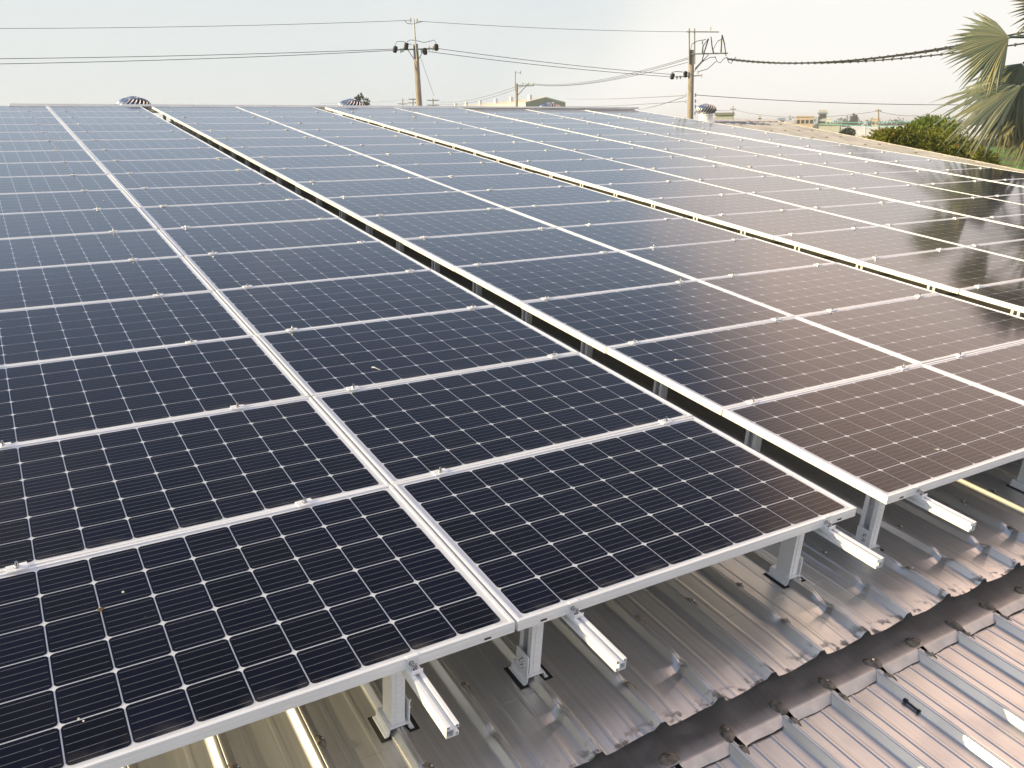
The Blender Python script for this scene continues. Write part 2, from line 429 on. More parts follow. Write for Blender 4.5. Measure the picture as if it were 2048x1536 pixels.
# back slope, ridge cap, verge trim
bs = MB(); tb = math.tan(2 * SLOPE)
bs.add([(-4, RIDGE + .02, PAN + .02), (20, RIDGE + .02, PAN + .02), (20, RIDGE + 14, PAN - 14 * tb), (-4, RIDGE + 14, PAN - 14 * tb)], [(0, 1, 2, 3)])
part('back_roof', bs.mesh('back_roof', ROOFM), shed)
xe = verge_x(RIDGE)
rc = MB()
for i in range(0, 16):
    xa = -4 + i * 1.5; xb = min(xa + 1.47, xe + .05)
    if xb <= xa: break
    rc.add([(xa, RIDGE - .2, PAN + .034), (xb, RIDGE - .2, PAN + .034), (xb, RIDGE, PAN + .065), (xa, RIDGE, PAN + .065), (xb, RIDGE + .2, PAN + .034 - .2 * tb), (xa, RIDGE + .2, PAN + .034 - .2 * tb),
            (xa, RIDGE - .2, PAN + .012), (xb, RIDGE - .2, PAN + .012)],
           [(0, 1, 2, 3), (3, 2, 4, 5), (6, 7, 1, 0)])
part('ridge_cap', rc.mesh('ridge_cap', TRIM), shed)
vt = MB(); ya, yb = -.2, RIDGE
a_ = Vector((verge_x(ya), ya, PAN)); b_ = Vector((verge_x(yb), yb, PAN))
vt.bar(a_ + Vector((0, 0, .03)), b_ + Vector((0, 0, .03)), .045, .012); vt.bar(a_ + Vector((.026, 0, -.04)), b_ + Vector((.026, 0, -.04)), .006, .13)
part('verge_trim', vt.mesh('verge_trim', TRIM), shed)
# lower roof sheets, apron flashing and its turned-down tabs
LOWZ = -.527
fine_l = [-2.8, -2.0, -1.4, -1.0, -.8, -.6, -.45, -.36]
for k0 in range(-15, 54, 3):
    x0 = RIB0 + k0 * PITCH
    sheet(k0, 3, lambda x: -3.6, -.05, lambda x, y, b_: LOWZ + b_ * 1.12 + .0015 * mnoise.noise(Vector((x * 7, y * 3, 4))), fine_l, False, LOWM, 'lower_roof_sheet')
def zap(x, y):
    u = ((x - RIB0) / PITCH) % 1
    return LOWZ + RIBH * 1.12 + .004 + .05 * max(0, (y + .28)) / .2 - .001 * math.sin(math.pi * u) + .0008 * mnoise.noise(Vector((x * 6, y * 6, 2)))
ap = MB(); nx = 400; ysa = [-.362, -.35, -.33, -.31, -.28, -.24, -.2, -.1, 0.05]
xa0, xa1 = RIB0 - 15 * PITCH, RIB0 + 40 * PITCH
for i in range(nx + 1):
    x = xa0 + (xa1 - xa0) * i / nx
    for y in ysa: ap.v.append((x, y, zap(x, y)))
for i in range(nx):
    for j in range(len(ysa) - 1):
        a = i * len(ysa) + j; ap.f.append((a, a + len(ysa), a + len(ysa) + 1, a + 1)); ap.mi.append(0)
part('apron_flashing', ap.mesh('apron_flashing', APRON, True), shed)
for k in range(-14, 22):
    q = random.Random(k + 100); tm = MB(); xl = RIB0 + k * PITCH + .03; xr = RIB0 + (k + 1) * PITCH - .012
    y0 = -.3625; n_ = 6; drop = .026 + q.uniform(-.003, .004); sk = q.uniform(-.004, .006)
    vs = []
    for i in range(n_ + 1):
        f_ = i / n_; x = xl + (xr - xl) * f_; zt = zap(x, y0)
        e_ = .018 if i == 0 else 0
        vs += [(x, y0 + .004, zt + .0005), (x, y0 - .004, zt - .003), (x + e_, y0 - .032 + sk * (f_ - .5) - .002 * math.sin(9 * f_ + k), zt - drop)]
    fs = []
    for i in range(n_):
        a = i * 3; fs += [(a, a + 1, a + 4, a + 3), (a + 1, a + 2, a + 5, a + 4)]
    tm.add(vs, fs); o = part('flashing_tab', tm.mesh('flashing_tab', TABM), shed)
    md = o.modifiers.new('thick', 'SOLIDIFY'); md.thickness = .0012
# sealed roofing screws
def lump(seed):
    q = random.Random(seed); me = MB(); n_ = 9
    prof = [(.023, 0), (.02, .004), (.014, .0085), (.007, .0105)]
    for r_, z_ in prof:
        for j in range(n_):
            a = 2 * math.pi * j / n_; w_ = 1 + .3 * mnoise.noise(Vector((math.cos(a) * 2, math.sin(a) * 2, seed + z_ * 80)))
            me.v.append((r_ * w_ * math.cos(a) * 1.0, r_ * w_ * math.sin(a) * 1.35, z_))
    for i in range(3):
        for j in range(n_): me.f.append((i*n_+j, i*n_+(j+1) % n_, (i+1)*n_+(j+1) % n_, (i+1)*n_+j)); me.mi.append(0)
    me.f.append(tuple(3 * n_ + j for j in range(n_))); me.mi.append(0)
    me.tube([(0, 0, .007), (.001, 0, .0155)], .0042, 6, mi=1)
    return me.mesh('sealed_screw', [SEAL, STEEL])
lumps = [lump(i) for i in range(5)]
for k in range(-6, 12):
    x = RIB0 + k * PITCH
    zz = zroof(x + .03, .17, 0)
    if k not in (0, -2): part('sealed_screw', lumps[k % 5], shed, T((x + .022, .17 + rnd.uniform(-.01, .012), PAN + .014)) @ Matrix.Rotation(.7, 4, 'Y') @ Matrix.Rotation(rnd.uniform(0, 6), 4, 'Z'))
    if k % 3 == 1: part('sealed_screw', lumps[(k + 2) % 5], shed, T((x + .02, -.09, zroof(x + .02, -.09, .014))) @ Matrix.Rotation(.6, 4, 'Y') @ Matrix.Rotation(rnd.uniform(0, 6), 4, 'Z'))
    part('sealed_screw', lumps[(k + 1) % 5], shed, T((x + .008, -.333 + rnd.uniform(-.008, .008), zap(x, -.333) - .001)) @ Matrix.Rotation(rnd.uniform(0, 6), 4, 'Z') @ Matrix.Scale(1.25, 4))
    part('sealed_screw', lumps[(k + 3) % 5], shed, T((x + .02, -.405 + rnd.uniform(-.01, .008), LOWZ + RIBH * .75)) @ Matrix.Rotation(.6, 4, 'Y') @ Matrix.Rotation(rnd.uniform(0, 6), 4, 'Z'))
# purlin screws on the bare strip of roof at the far right
far_me = lumps[2]
for yy in (10.8, 12.2, 13.6, 15.0, 16.4):
    k = 53
    while RIB0 + k * PITCH < verge_x(yy) - .1:
        if (k + int(yy)) % 2: part('sealed_screw', far_me, shed, T((RIB0 + k * PITCH, yy, PAN + RIBH)) @ Matrix.Scale(1.5, 4))
        k += 1
# walls of the shed (outside, below the eaves) so that the roof stands on something
inv = M.inverted()
wl = MB()
def wpt(x, y, z): return M @ Vector((x, y, z))
fr0 = wpt(-3.5, -3.3, LOWZ - .06); fr1 = wpt(13.9, -3.3, LOWZ - .06)
WALLM = simple('shed_wall', (.42, .4, .37), .8, 0, .1, 3)
vs = [inv @ p for p in (Vector((fr0.x, fr0.y, GROUND)), Vector((fr1.x, fr1.y, GROUND)), fr1, fr0)]
wl.add(vs, [(0, 1, 2, 3)])
e0 = wpt(verge_x(0) - .25, 0, PAN - .08); e1 = wpt(verge_x(RIDGE) - .25, RIDGE, PAN - .08)
vs = [inv @ p for p in (Vector((e0.x, e0.y, GROUND)), Vector((e1.x, e1.y, GROUND)), e1, e0)]
wl.add(vs, [(0, 1, 2, 3)])
part('wall', wl.mesh('wall', WALLM), shed)

# ------------------------------------------------------------------ solar panels
PW, PH, TH, RP = 1.650, 1.0035, .040, 1.012
BLOCKS = [(0.0, 0.0, 2), (3.514, 0.0, 2), (7.095, 0.0, 2), (10.62, -.03, 2), (12.44 - .004, -.04, 1)]
COLS = []                                             # left edge, z, block
for i, (s_, z_, n_) in enumerate(BLOCKS):
    if n_ == 2: COLS += [(s_ - .005 - PW, z_, i), (s_ + .005, z_, i)]
    else: COLS += [(s_ + .004, z_, i)]
RAILS = [(.295, 1.288), (.22, 1.47), (.215, 1.476), (.38, 1.40), (.265, 1.225), (.15, 1.35), (.24, 1.43), (.35, 1.40), (.41, 1.34)]
NROWS = 17
def ring(loops, mb):
    """loops: list of (inset, z); nested rectangles joined into one surface"""
    o = len(mb.v)
    for d, z in loops: mb.v += [(d, d, z), (PW - d, d, z), (PW - d, PH - d, z), (d, PH - d, z)]
    for i in range(len(loops) - 1):
        for j in range(4):
            a = o + i * 4; mb.f.append((a + j, a + (j + 1) % 4, a + 4 + (j + 1) % 4, a + 4 + j)); mb.mi.append(0)
fm = MB(); ring([(.012, -.0085), (.012, -.0008), (.0112, 0), (.0012, 0), (0, -.0012), (0, -.009), (.0011, -.0095), (.0011, -.0115), (0, -.012), (0, -.0148), (.0008, -.0152), (.0008, -.0165), (0, -.017), (0, -TH), (.028, -TH), (.028, -TH + .002), (.002, -TH + .002), (.002, -.0105), (.012, -.0105)][::-1], fm)
FRAME = fm.mesh('frame', ALU)
bmk = MB(); bmk.box(.0119, PW - .0119, .0119, PH - .0119, -.0082, -.0050); BACKM = bmk.mesh('backsheet', BACK)
gm = MB(); gm.add([(.0119, .0119, -.0018), (PW - .0119, .0119, -.0018), (PW - .0119, PH - .0119, -.0018), (.0119, PH - .0119, -.0018)], [(0, 1, 2, 3)]); GLM = gm.mesh('glass', GLASS)
CP = .15875; CX0 = (PW - 10 * CP) / 2; CY0 = (PH - 6 * CP) / 2
def cell_mesh(offs, name):
    vs, fs, uvs, tint = [], [], [], []
    hx = .0774; hy = .0769; ch = .0122; q = random.Random(3)
    for ox, oy in offs:
        o = len(vs)
        pts = [(-hx + ch, -hy), (hx - ch, -hy), (hx - ch * .3, -hy + ch * .3), (hx, -hy + ch), (hx, hy - ch), (hx - ch * .3, hy - ch * .3), (hx - ch, hy), (-hx + ch, hy), (-hx + ch * .3, hy - ch * .3), (-hx, hy - ch), (-hx, -hy + ch), (-hx + ch * .3, -hy + ch * .3)]
        vs += [(ox + a, oy + b_, -.0040) for a, b_ in pts]
        fs.append(tuple(range(o, o + 12)))
        uvs += [((a + hx) / (2 * hx), (b_ + hy) / (2 * hy)) for a, b_ in pts]; tint.append(q.random())
    me = bpy.data.meshes.new(name); me.from_pydata(vs, [], fs); me.materials.append(CELL)
    l = me.uv_layers.new(name='cell'); l.data.foreach_set('uv', [c_ for u in uvs for c_ in u])
    at_ = me.attributes.new('tint', 'FLOAT', 'FACE'); at_.data.foreach_set('value', tint)
    return me
OFFS = [(CX0 + CP * (i + .5), CY0 + CP * (j + .5)) for j in range(6) for i in range(10)]
CELL1 = cell_mesh([(0, 0)], 'cell'); CELLS = cell_mesh(OFFS, 'cells')
JB = MB(); JB.box(.75, .9, PH - .16, PH - .06, -.034, -.0083); JBM = JB.mesh('junction_box', RUBBER)
slot = MB(); slot.box(-.012, .012, -.0009, .0005, -.0035, .0035); SLOTM = slot.mesh('drain_slot', DARK)
def panel(mw, label, group, near, front=False):
    p = thing('solar_panel', mw, label, 'solar panel', group)
    part('frame', FRAME, p); part('backsheet', BACKM, p); part('glass', GLM, p)
    if near:
        for ox, oy in OFFS: part('cell', CELL1, p, T((ox, oy, 0)))
    else:
        o = part('cells', CELLS, p); o['kind'] = 'stuff'
    if front:
        for sx_ in (.1, PW - .1): part('drain_slot', SLOTM, p, T((sx_, -.0003, -.029)))
    return p
def cell_px(x, y, z):
    best = 0; inview = False
    for cx, cy in ((.08, .08), (PW - .08, .08), (.08, PH - .1), (PW / 2, PH / 2), (PW - .08, PH - .1)):
        a = Vector((x + cx, y + cy, z)); u, v, d = project(a)
        if d > .2 and -60 < u < 2100 and -60 < v < 1600:
            inview = True
            u2, v2, _ = project(a + Vector((0, CP, 0))); u3, v3, _ = project(a + Vector((CP, 0, 0)))
            ar = abs((u2 - u) * (v3 - v) - (u3 - u) * (v2 - v)); best = max(best, ar / max(math.hypot(u2 - u, v2 - v), math.hypot(u3 - u, v3 - v)))
    return best, inview
ncell = 0
for ci, (x0, z0, bi) in enumerate(COLS):
    for r in range(NROWS):
        q = random.Random(ci * 100 + r)
        y0 = r * RP
        mw = roofm(x0, y0, z0) @ T((PW / 2, PH / 2, 0)) @ Matrix.Rotation(math.radians(q.gauss(0, .10)), 4, 'X') @ Matrix.Rotation(math.radians(q.gauss(0, .10)), 4, 'Y') @ T((-PW / 2 + q.gauss(0, .0008), -PH / 2 + q.gauss(0, .0012), q.gauss(0, .0006)))
        px, iv = cell_px(x0, y0, z0); near = iv and px >= 10
        ncell += 60 * near
        panel(mw, 'dark blue solar panel in the %s row from the front, %s column from the left' % (ORD[r + 1], ORD[ci + 1]),
              'solar panels on the front roof slope', near, r == 0)
print('near cells', ncell)
# panels of the far slope, of which the upper frame edge shows along the ridge
MF = M @ T((0, NROWS * RP + .10, .03)) @ Matrix.Rotation(-2 * SLOPE, 4, 'X')
for i in range(9):
    panel(MF @ T((-.62 + i * 1.658, 0, 0)), 'grey panel edge showing over the ridge, %s from the left along the far slope' % ORD[i + 1], 'solar panels on the far roof slope', False)

# ------------------------------------------------------------------ rails with clamps
def rail_profile(flip):
    """40 mm T-slot section as walls: three small corner tubes, one large chamber, slots on top and on one side"""
    w = .0022; B = []
    def tubeb(x0, x1, z0, z1):
        B.append((x0, x1, z0, z0 + w)); B.append((x0, x1, z1 - w, z1)); B.append((x0, x0 + w, z0 + w, z1 - w)); B.append((x1 - w, x1, z0 + w, z1 - w))
    tubeb(0, .0125, .0275, .040); tubeb(.0275, .040, .0275, .040); tubeb(0, .0125, 0, .0125)
    B.append((.0125, .0275, .0275 - w + .0022, .0275 + w)) ; tubeb(.0147, .040, 0, .0275 - .0004); B.append((.0125, .0147, .0022, .0275))
    B = [(a - .02, b_ - .02, c_ - .040, d_ - .040) for a, b_, c_, d_ in B]
    if flip: B = [(-b_, -a, c_, d_) for a, b_, c_, d_ in B]
    return B
RY0, RY1 = -.268, NROWS * RP + .06
def rail_mesh(flip):
    mb = MB()
    for a, b_, c_, d_ in rail_profile(flip): mb.box(a, b_, RY0, RY1, c_, d_)
    return mb.mesh('rail_bar', RAILM)
RB = [rail_mesh(False), rail_mesh(True)]
cm = MB(); cm.box(-.032, .032, -.021, .021, .0003, .0055); cm.box(-.032, .032, -.0038, .0038, -.036, .0003); CLAMP = cm.mesh('clamp', ALU)
bo = MB(); bo.tube([(0, 0, .007), (0, 0, .0155)], .0088, 6); bo.tube([(0, 0, .0155), (0, 0, .027)], .0048, 8); bo.tube([(0, 0, .0055), (0, 0, .007)], .0112, 12); BOLT = bo.mesh('bolt', STEEL)
ec = MB(); ec.box(-.019, .019, -.0034, -.0006, -.040 + .0002, .0026); ec.box(-.019, .019, -.0006, .0105, .0003, .0026); ec.box(-.019, .019, -.034, -.0034, -.0398, -.0362); ec.box(-.019, .019, -.034, -.0310, -.0362, -.026)
ENDC = ec.mesh('end_clamp', ALU)
for ci, (x0, z0, bi) in enumerate(COLS):
    for ri, off in enumerate(RAILS[ci]):
        k = ci * 2 + ri
        rl = thing('mounting_rail', roofm(x0 + off, 0, z0 - TH - .0004), 'white aluminium mounting rail, %s from the left, running up the slope under the panels' % ORD[k + 1], 'rail', 'mounting rails under the panels')
        part('rail_bar', RB[1 if (ri == 1 and ci == 0) else 0], rl)
        for r in range(1, NROWS):
            c_ = part('clamp', CLAMP, rl, T((0, r * RP - (RP - PH) / 2, TH + .0004)) @ Matrix.Rotation(rnd.gauss(0, .05), 4, 'Z'))
            part('bolt', BOLT, c_, Matrix.Rotation(rnd.uniform(0, 1), 4, 'Z'))
        c_ = part('end_clamp', ENDC, rl, T((0, 0, TH + .0004)))
        part('bolt', BOLT, c_, T((.004, -.0175, -.0415)) @ Matrix.Scale(.95, 4)); part('bolt', BOLT, c_, T((-.006, .0012, -.019)) @ Matrix.Rotation(math.pi / 2, 4, 'X') @ Matrix.Scale(.8, 4))

# ------------------------------------------------------------------ posts
PT = PAN + RIBH                                        # top of the ribs
PHGT = -(TH + .040) - PT - .001
def post_meshes(side):
    s_ = side
    mb = MB(); w = .003; L = .075; Wd = .046
    def bx(x0, x1, y0, y1, z0, z1): 
        a, b_ = sorted((x0 * s_, x1 * s_)); mb.box(a, b_, y0, y1, z0, z1)
    z0 = .006
    bx(-Wd / 2, -Wd / 2 + w, 0, L, z0, PHGT - .004)                       # web
    bx(-Wd / 2 + w, Wd / 2, 0, w, z0, PHGT - .004); bx(-Wd / 2 + w, Wd / 2, L - w, L, z0, PHGT - .004)
    bx(Wd / 2 - w, Wd / 2, w, .022, z0, PHGT - .004); bx(Wd / 2 - w, Wd / 2, L - .022, L - w, z0, PHGT - .004)
    bx(-.008, .008, -.0025, 0, z0, PHGT - .004)
    ch = mb.mesh('channel', ALU)
    mt_ = MB(); mt_.box(-.055, .055, -.005, L + .005, PHGT - .004, PHGT); tp = mt_.mesh('top_plate', ALU)
    mf = MB()                                                              # saddle over the rib
    y0, y1 = -.012, L + .02
    P = [(-.052, -.0262), (-.037, -.0262), (-.033, .0015), (.033, .0015), (.037, -.0262), (.052, -.0262)]
    for (xa, za), (xb, zb) in zip(P[:-1], P[1:]):
        n_ = Vector((-(zb - za), 0, xb - xa)).normalized() * .0035
        v8 = [(xa, y0, za), (xb, y0, zb), (xb + n_.x, y0, zb + n_.z), (xa + n_.x, y0, za + n_.z)]
        v8 += [(a, y1, c_) for a, _, c_ in v8]
        mf.add(v8, [(0, 1, 2, 3), (7, 6, 5, 4), (0, 4, 5, 1), (1, 5, 6, 2), (2, 6, 7, 3), (3, 7, 4, 0)])
    sd = mf.mesh('saddle', ALU)
    mp = MB(); mp.box(-.018, .018, y0 - .010, y1 + .006, -.0278, -.0264); pd = mp.mesh('rubber_pad', RUBBER)
    ml = MB(); a, b_ = sorted((s_ * .0335, s_ * .0375)); ml.box(a, b_, -.008, .07, -.022, .088); br = ml.mesh('bracket', ALU)
    mbt = MB()
    for yy, zz in ((.022, .062), (.022, .034)): mbt.tube([(s_ * .0375, yy, zz), (s_ * .0445, yy, zz)], .008, 6); mbt.tube([(s_ * .0445, yy, zz), (s_ * .054, yy, zz)], .0042, 6)
    bt = mbt.mesh('bolt', STEEL)
    return ch, tp, sd, pd, br, bt
PM = {1: post_meshes(1), -1: post_meshes(-1)}
def post(x, y, z0, side, label, group):
    p = thing('support_post', roofm(x, y, PT + .0005), label, 'post', group)
    ch, tp, sd, pd, br, bt = PM[side]
    part('channel', ch, p); part('top_plate', tp, p); part('saddle', sd, p); part('rubber_pad', pd, p, T((-.05, 0, 0))); part('rubber_pad', pd, p, T((.05, 0, 0)))
    b_ = part('bracket', br, p); part('bolt', bt, b_)
    if z0: p.scale = (1, 1, (PHGT + z0) / PHGT)
def ribx(x): return RIB0 + round((x - RIB0) / PITCH) * PITCH
for ci, (x0, z0, bi) in enumerate(COLS):
    for ri, off in enumerate(RAILS[ci]):
        k = ci * 2 + ri; xr = ribx(x0 + off)
        side = {0: -1, 1: 1, 2: -1, 3: 1, 4: -1}.get(k, 1 if ri else -1)
        ys = [.105] + ([.105 + .755 * i for i in range(1, 23)] if (ci, ri) in ((2, 0), (4, 0)) else [16.6])
        for j, y in enumerate(ys):
            if (ci, ri) in ((2, 0), (4, 0)):
                lb = 'aluminium post %s from the front in the dark gap left of the %s panel column' % (ORD[j + 1] if j < 25 else str(j), ORD[ci + 1])
            else: lb = 'aluminium post under the %s end of the %s mounting rail from the left' % ('front' if j == 0 else 'ridge', ORD[k + 1])
            post(xr, y, z0, side, lb, 'posts on the roof ribs')

# ------------------------------------------------------------------ droppings, loose bolt
DROP = simple('dropping', (.62, .62, .58), .8, 0, .2, 60)
DEB = simple('dead_leaf', (.14, .1, .05), .8, 0, .3, 60)
def splat(u, v, r, seed, m, label, name, tail=None, cat='dropping'):
    D = RC.transposed() @ Vector(((u - 1024) / F, (v - 768) / F, 1)); t_ = (.0008 - CAM_ROOF.z) / D.z; c0 = CAM_ROOF + D * t_
    mb = MB(); n_ = 11; pts = []
    for ring_, (k, z) in enumerate(((1, -.0022), (.8, .0004), (.4, .0011))):
        for j in range(n_):
            a = 2 * math.pi * j / n_; w_ = r * k * (1 + .45 * mnoise.noise(Vector((math.cos(a) * 1.6, math.sin(a) * 1.6, seed))))
            mb.v.append((w_ * math.cos(a), w_ * math.sin(a), z))
    for i in range(2):
        for j in range(n_): mb.f.append((i*n_+j, i*n_+(j+1) % n_, (i+1)*n_+(j+1) % n_, (i+1)*n_+j)); mb.mi.append(0)
    mb.f.append(tuple(2 * n_ + j for j in range(n_))); mb.mi.append(0)
    if tail: mb.tube([(0, 0, -.0008), (tail[0] * .5, tail[1] * .5, -.0012), (tail[0], tail[1], -.0018)], r * .28, 5, r * .1)
    o = part(name, mb.mesh(name, m)); o.matrix_world = M @ T(c0); tag(o, label, cat, 'marks on the panel glass')
splat(747, 734, .011, 1, DROP, 'white bird dropping with a short streak on a panel left of the dark gap', 'bird_dropping', (.02, -.05))
splat(1352, 719, .010, 2, DROP, 'white bird dropping right of the dark gap', 'bird_dropping', (.03, -.015))
splat(246, 1183, 0.0045, 3, DROP, 'pale spot of bird dropping on the front left panel', 'bird_dropping')
splat(200, 1218, .010, 4, DEB, 'scrap of dead leaf beside a white cell corner on the front left panel', 'dead_leaf', (.02, .006), 'leaf')
splat(157, 1437, 0.0036, 5, DROP, 'tiny pale speck near the lower left corner of the front left panel', 'bird_dropping')
splat(167, 1441, 0.003, 6, DROP, 'smaller pale speck beside the one near the lower left corner', 'bird_dropping')
splat(1876, 898, .008, 7, DROP, 'white dropping on the front panel right of the dark gap', 'bird_dropping', (-.02, .01))
splat(208, 401, .010, 9, DROP, 'white dot of dropping high on the leftmost column', 'bird_dropping')
lb = thing('loose_bolt', roofm(1.445, -.55, LOWZ + .009) @ Matrix.Scale(.72, 4), 'dark rusty bolt lying against a rib of the lower roof', 'bolt')
RUST = simple('rusty_steel', (.06, .055, .055), .6, .4, .3, 60)
s1 = MB(); s1.tube([(0, -.045, 0), (.004, .045, .001)], .0055, 8); part('shank', s1.mesh('shank', RUST), lb)
s1 = MB(); s1.tube([(.004, .045, .001), (.0045, .053, .001)], .0115, 6); s1.tube([(.004, .036, .001), (.004, .038, .001)], .014, 12); part('head', s1.mesh('head', RUST), lb)
s1 = MB(); s1.tube([(-.0005, -.043, 0), (0, -.034, 0)], .0108, 6); part('nut', s1.mesh('nut', RUST), lb)

# ------------------------------------------------------------------ turbine ventilators
def vent_meshes(n=22):
    base = MB(); base.lathe([(.30, -.02), (.30, .0), (.225, .05), (.215, .06), (.215, .215)], 28); base.lathe([(.228, .195), (.228, .225), (.2, .225)], 28)
    core = MB(); core.lathe([(.18, .235), (.25, .28), (.265, .35), (.24, .42), (.16, .465), (.02, .485)], 20)
    bl = MB()
    prof = [(.20, .235), (.262, .262), (.297, .305), (.307, .355), (.292, .41), (.25, .455), (.18, .49), (.085, .51)]
    for k in range(n):
        a0 = 2 * math.pi * k / n; o = len(bl.v)
        for i, (r_, z_) in enumerate(prof):
            tw = .85 * (i / (len(prof) - 1)) ** 1.0
            for e, (da, dr) in enumerate(((-.30, .0), (-.02, .004), (.26, -.018))):
                a = a0 + tw + da * 2 * math.pi / n * .95
                bl.v.append(((r_ + dr) * math.cos(a), (r_ + dr) * math.sin(a), z_))
        for i in range(len(prof) - 1):
            for e in range(2):
                q_ = o + i * 3 + e; bl.f.append((q_, q_ + 1, q_ + 4, q_ + 3)); bl.mi.append(0)
    cap = MB(); cap.lathe([(.11, .502), (.105, .516), (.05, .528), (.004, .532)], 20)
    rg = MB(); rg.lathe([(.214, .226), (.222, .234), (.206, .246)], 28)
    return base.mesh('base', VENTW, True), core.mesh('core', DARK, True), bl.mesh('blades', CHROME, True), cap.mesh('cap', CHROME, True), rg.mesh('bottom_ring', CHROME, True)
VM = vent_meshes()
def vent(pos, s_, rz, label):
    v = thing('turbine_vent', T(pos) @ Matrix.Rotation(rz, 4, 'Z') @ Matrix.Scale(s_, 4), label, 'roof vent', 'turbine ventilators along the ridge')
    for nme, me in zip(('base', 'core', 'blades', 'cap', 'bottom_ring'), VM): part(nme, me, v)
dv = 19.9 / 1
def vent_at(u, vtop, x_y_roof, s_, rz, label):
    D = at(u, vtop, 1.0) - CAM; D /= math.hypot(D.x, D.y)
    yw = (M @ Vector((0, x_y_roof, PAN))).y
    d = (yw - CAM.y) / D.y; top = CAM + D * d
    vent(Vector((top.x, top.y, top.z - .532 * s_)), s_, rz, label)
vent_at(266, 192, 17.95, 1.08, .2, 'shiny turbine vent at the far left, rising behind the ridge')
vent_at(702, 197, 17.95, 1.03, .9, 'shiny turbine vent behind the ridge in front of the small round tree')
vent_at(1100, 204, 17.95, .98, 1.7, 'shiny turbine vent behind the ridge in front of the gabled hall')
vent_at(1413, 207, 17.35, .95, 2.6, 'turbine vent with its whole white base showing beside the second utility pole')

# ------------------------------------------------------------------ utility poles and wires
def pole_axis(u0, v0, u1, v1, d):
    top = at(u0, v0, d); bot = at(u1, v1, d)
    t_ = (GROUND - .3 - top.z) / (bot.z - top.z)
    return top, top + (bot - top) * t_
def wire(pts_uvd, r, label, m=WIREM, sag=None, n=24, clips=0, group='overhead wires'):
    P = [at(*q) for q in pts_uvd]; pts = []
    if len(P) == 2:
        a, b_ = P
        for i in range(n + 1):
            f_ = i / n; p = a.lerp(b_, f_); p.z -= 4 * (sag or 0) * f_ * (1 - f_); pts.append(p)
    else:                                              # quadratic through three points
        a, c_, b_ = P
        fm_ = (c_ - a).dot(b_ - a) / (b_ - a).length_squared; fm_ = min(.95, max(.05, fm_))
        ch = a.lerp(b_, fm_); dz = (c_.z - ch.z) / (fm_ * (1 - fm_))
        for i in range(n + 1):
            f_ = i / n; p = a.lerp(b_, f_); p.z += dz * f_ * (1 - f_); pts.append(p)
    if clips:
        o = thing('power_cable', Matrix.Identity(4), label, 'cable', group)
        mb = MB(); mb.tube(pts, r, 6); part('strand', mb.mesh('strand', m), o)
        for i in range(1, clips):
            f_ = i / clips * n; a = pts[int(f_)].lerp(pts[min(n, int(f_) + 1)], f_ % 1)
            k = MB(); k.box(-.022, .022, -.02, .02, -.045, .04); part('clip', k.mesh('clip', m), o, T(a))
        return o
    mb = MB(); mb.tube(pts, r, 5); o = part('overhead_wire', mb.mesh('overhead_wire', m)); return tag(o, label, 'wire', group)

# first pole
d1_ = 40.0; top, bot = pole_axis(831, 88, 838.6, 212, d1_)
p1 = thing('utility_pole', T(bot), 'concrete utility pole left of the middle with four black insulator boxes on its arm', 'utility pole', 'utility poles')
loc = lambda w: w - bot
def px1(u, v, dd=0.0): return loc(at(u, v, d1_ + dd))
mb = MB(); mb.tube([Vector((0, 0, 0)), loc(top)], .19, 16, .105); part('shaft', mb.mesh('shaft', CONC, True), p1)
mb = MB(); mb.tube([px1(834, 122, -.18), px1(827.5, 38, -.18)], .028, 8); part('top_rod', mb.mesh('top_rod', GALV), p1)
mb = MB(); mb.bar(px1(787, 100), px1(878, 97), .05, .05); part('crossarm', mb.mesh('crossarm', GALV), p1)
for a, b_ in (((815, 99), (832, 124)), ((849, 98), (834, 124))):
    mb = MB(); mb.bar(px1(*a), px1(*b_), .03, .03); part('brace', mb.mesh('brace', GALV), p1)
def housing(parent, c_, s_, tilt=0.):
    mb = MB(); mb.lathe([(.03, -.16), (.09, -.13), (.1, -.05), (.085, -.03), (.1, -.01), (.1, .08), (.06, .12), (.02, .13)], 10, caps=True)
    part('insulator_box', mb.mesh('insulator_box', BLACKP), parent, T(c_) @ Matrix.Rotation(tilt, 4, 'Y') @ Matrix.Scale(s_, 4))
for u, v, t_ in ((790.5, 98, .3), (812.5, 92, .2), (850, 102, -.1), (872.5, 94, 0)): housing(p1, px1(u, v, -.1), 1.0, t_)
def insul(parent, c_, s_=1.):
    mb = MB(); mb.lathe([(.02, -.1), (.05, -.08), (.03, -.05), (.055, -.03), (.03, 0), (.055, .02), (.03, .05), (.045, .07), (.015, .1)], 8, caps=True)
    part('insulator', mb.mesh('insulator', PORC), parent, T(c_) @ Matrix.Scale(s_, 4))
for u, v in ((802, 101), (806, 99.5), (858, 96), (866, 96.5), (843, 101), (821, 40), (834, 41)): insul(p1, px1(u, v), .9)
for arc in (((790.5, 90), (794, 83), (806, 83), (824, 90)), ((814, 84), (820, 80), (832, 81), (848, 85)), ((848, 85), (858, 83), (869, 80), (872, 87)), ((809, 41), (815, 47), (826, 48), (845, 43))):
    mb = MB(); mb.tube([px1(*q) for q in arc], .012, 5); part('jumper', mb.mesh('jumper', WIREM), p1)
mb = MB(); mb.tube([px1(840, 112), px1(868, 192, 1)], .008, 4); part('guy_wire', mb.mesh('guy_wire', WIREM), p1)

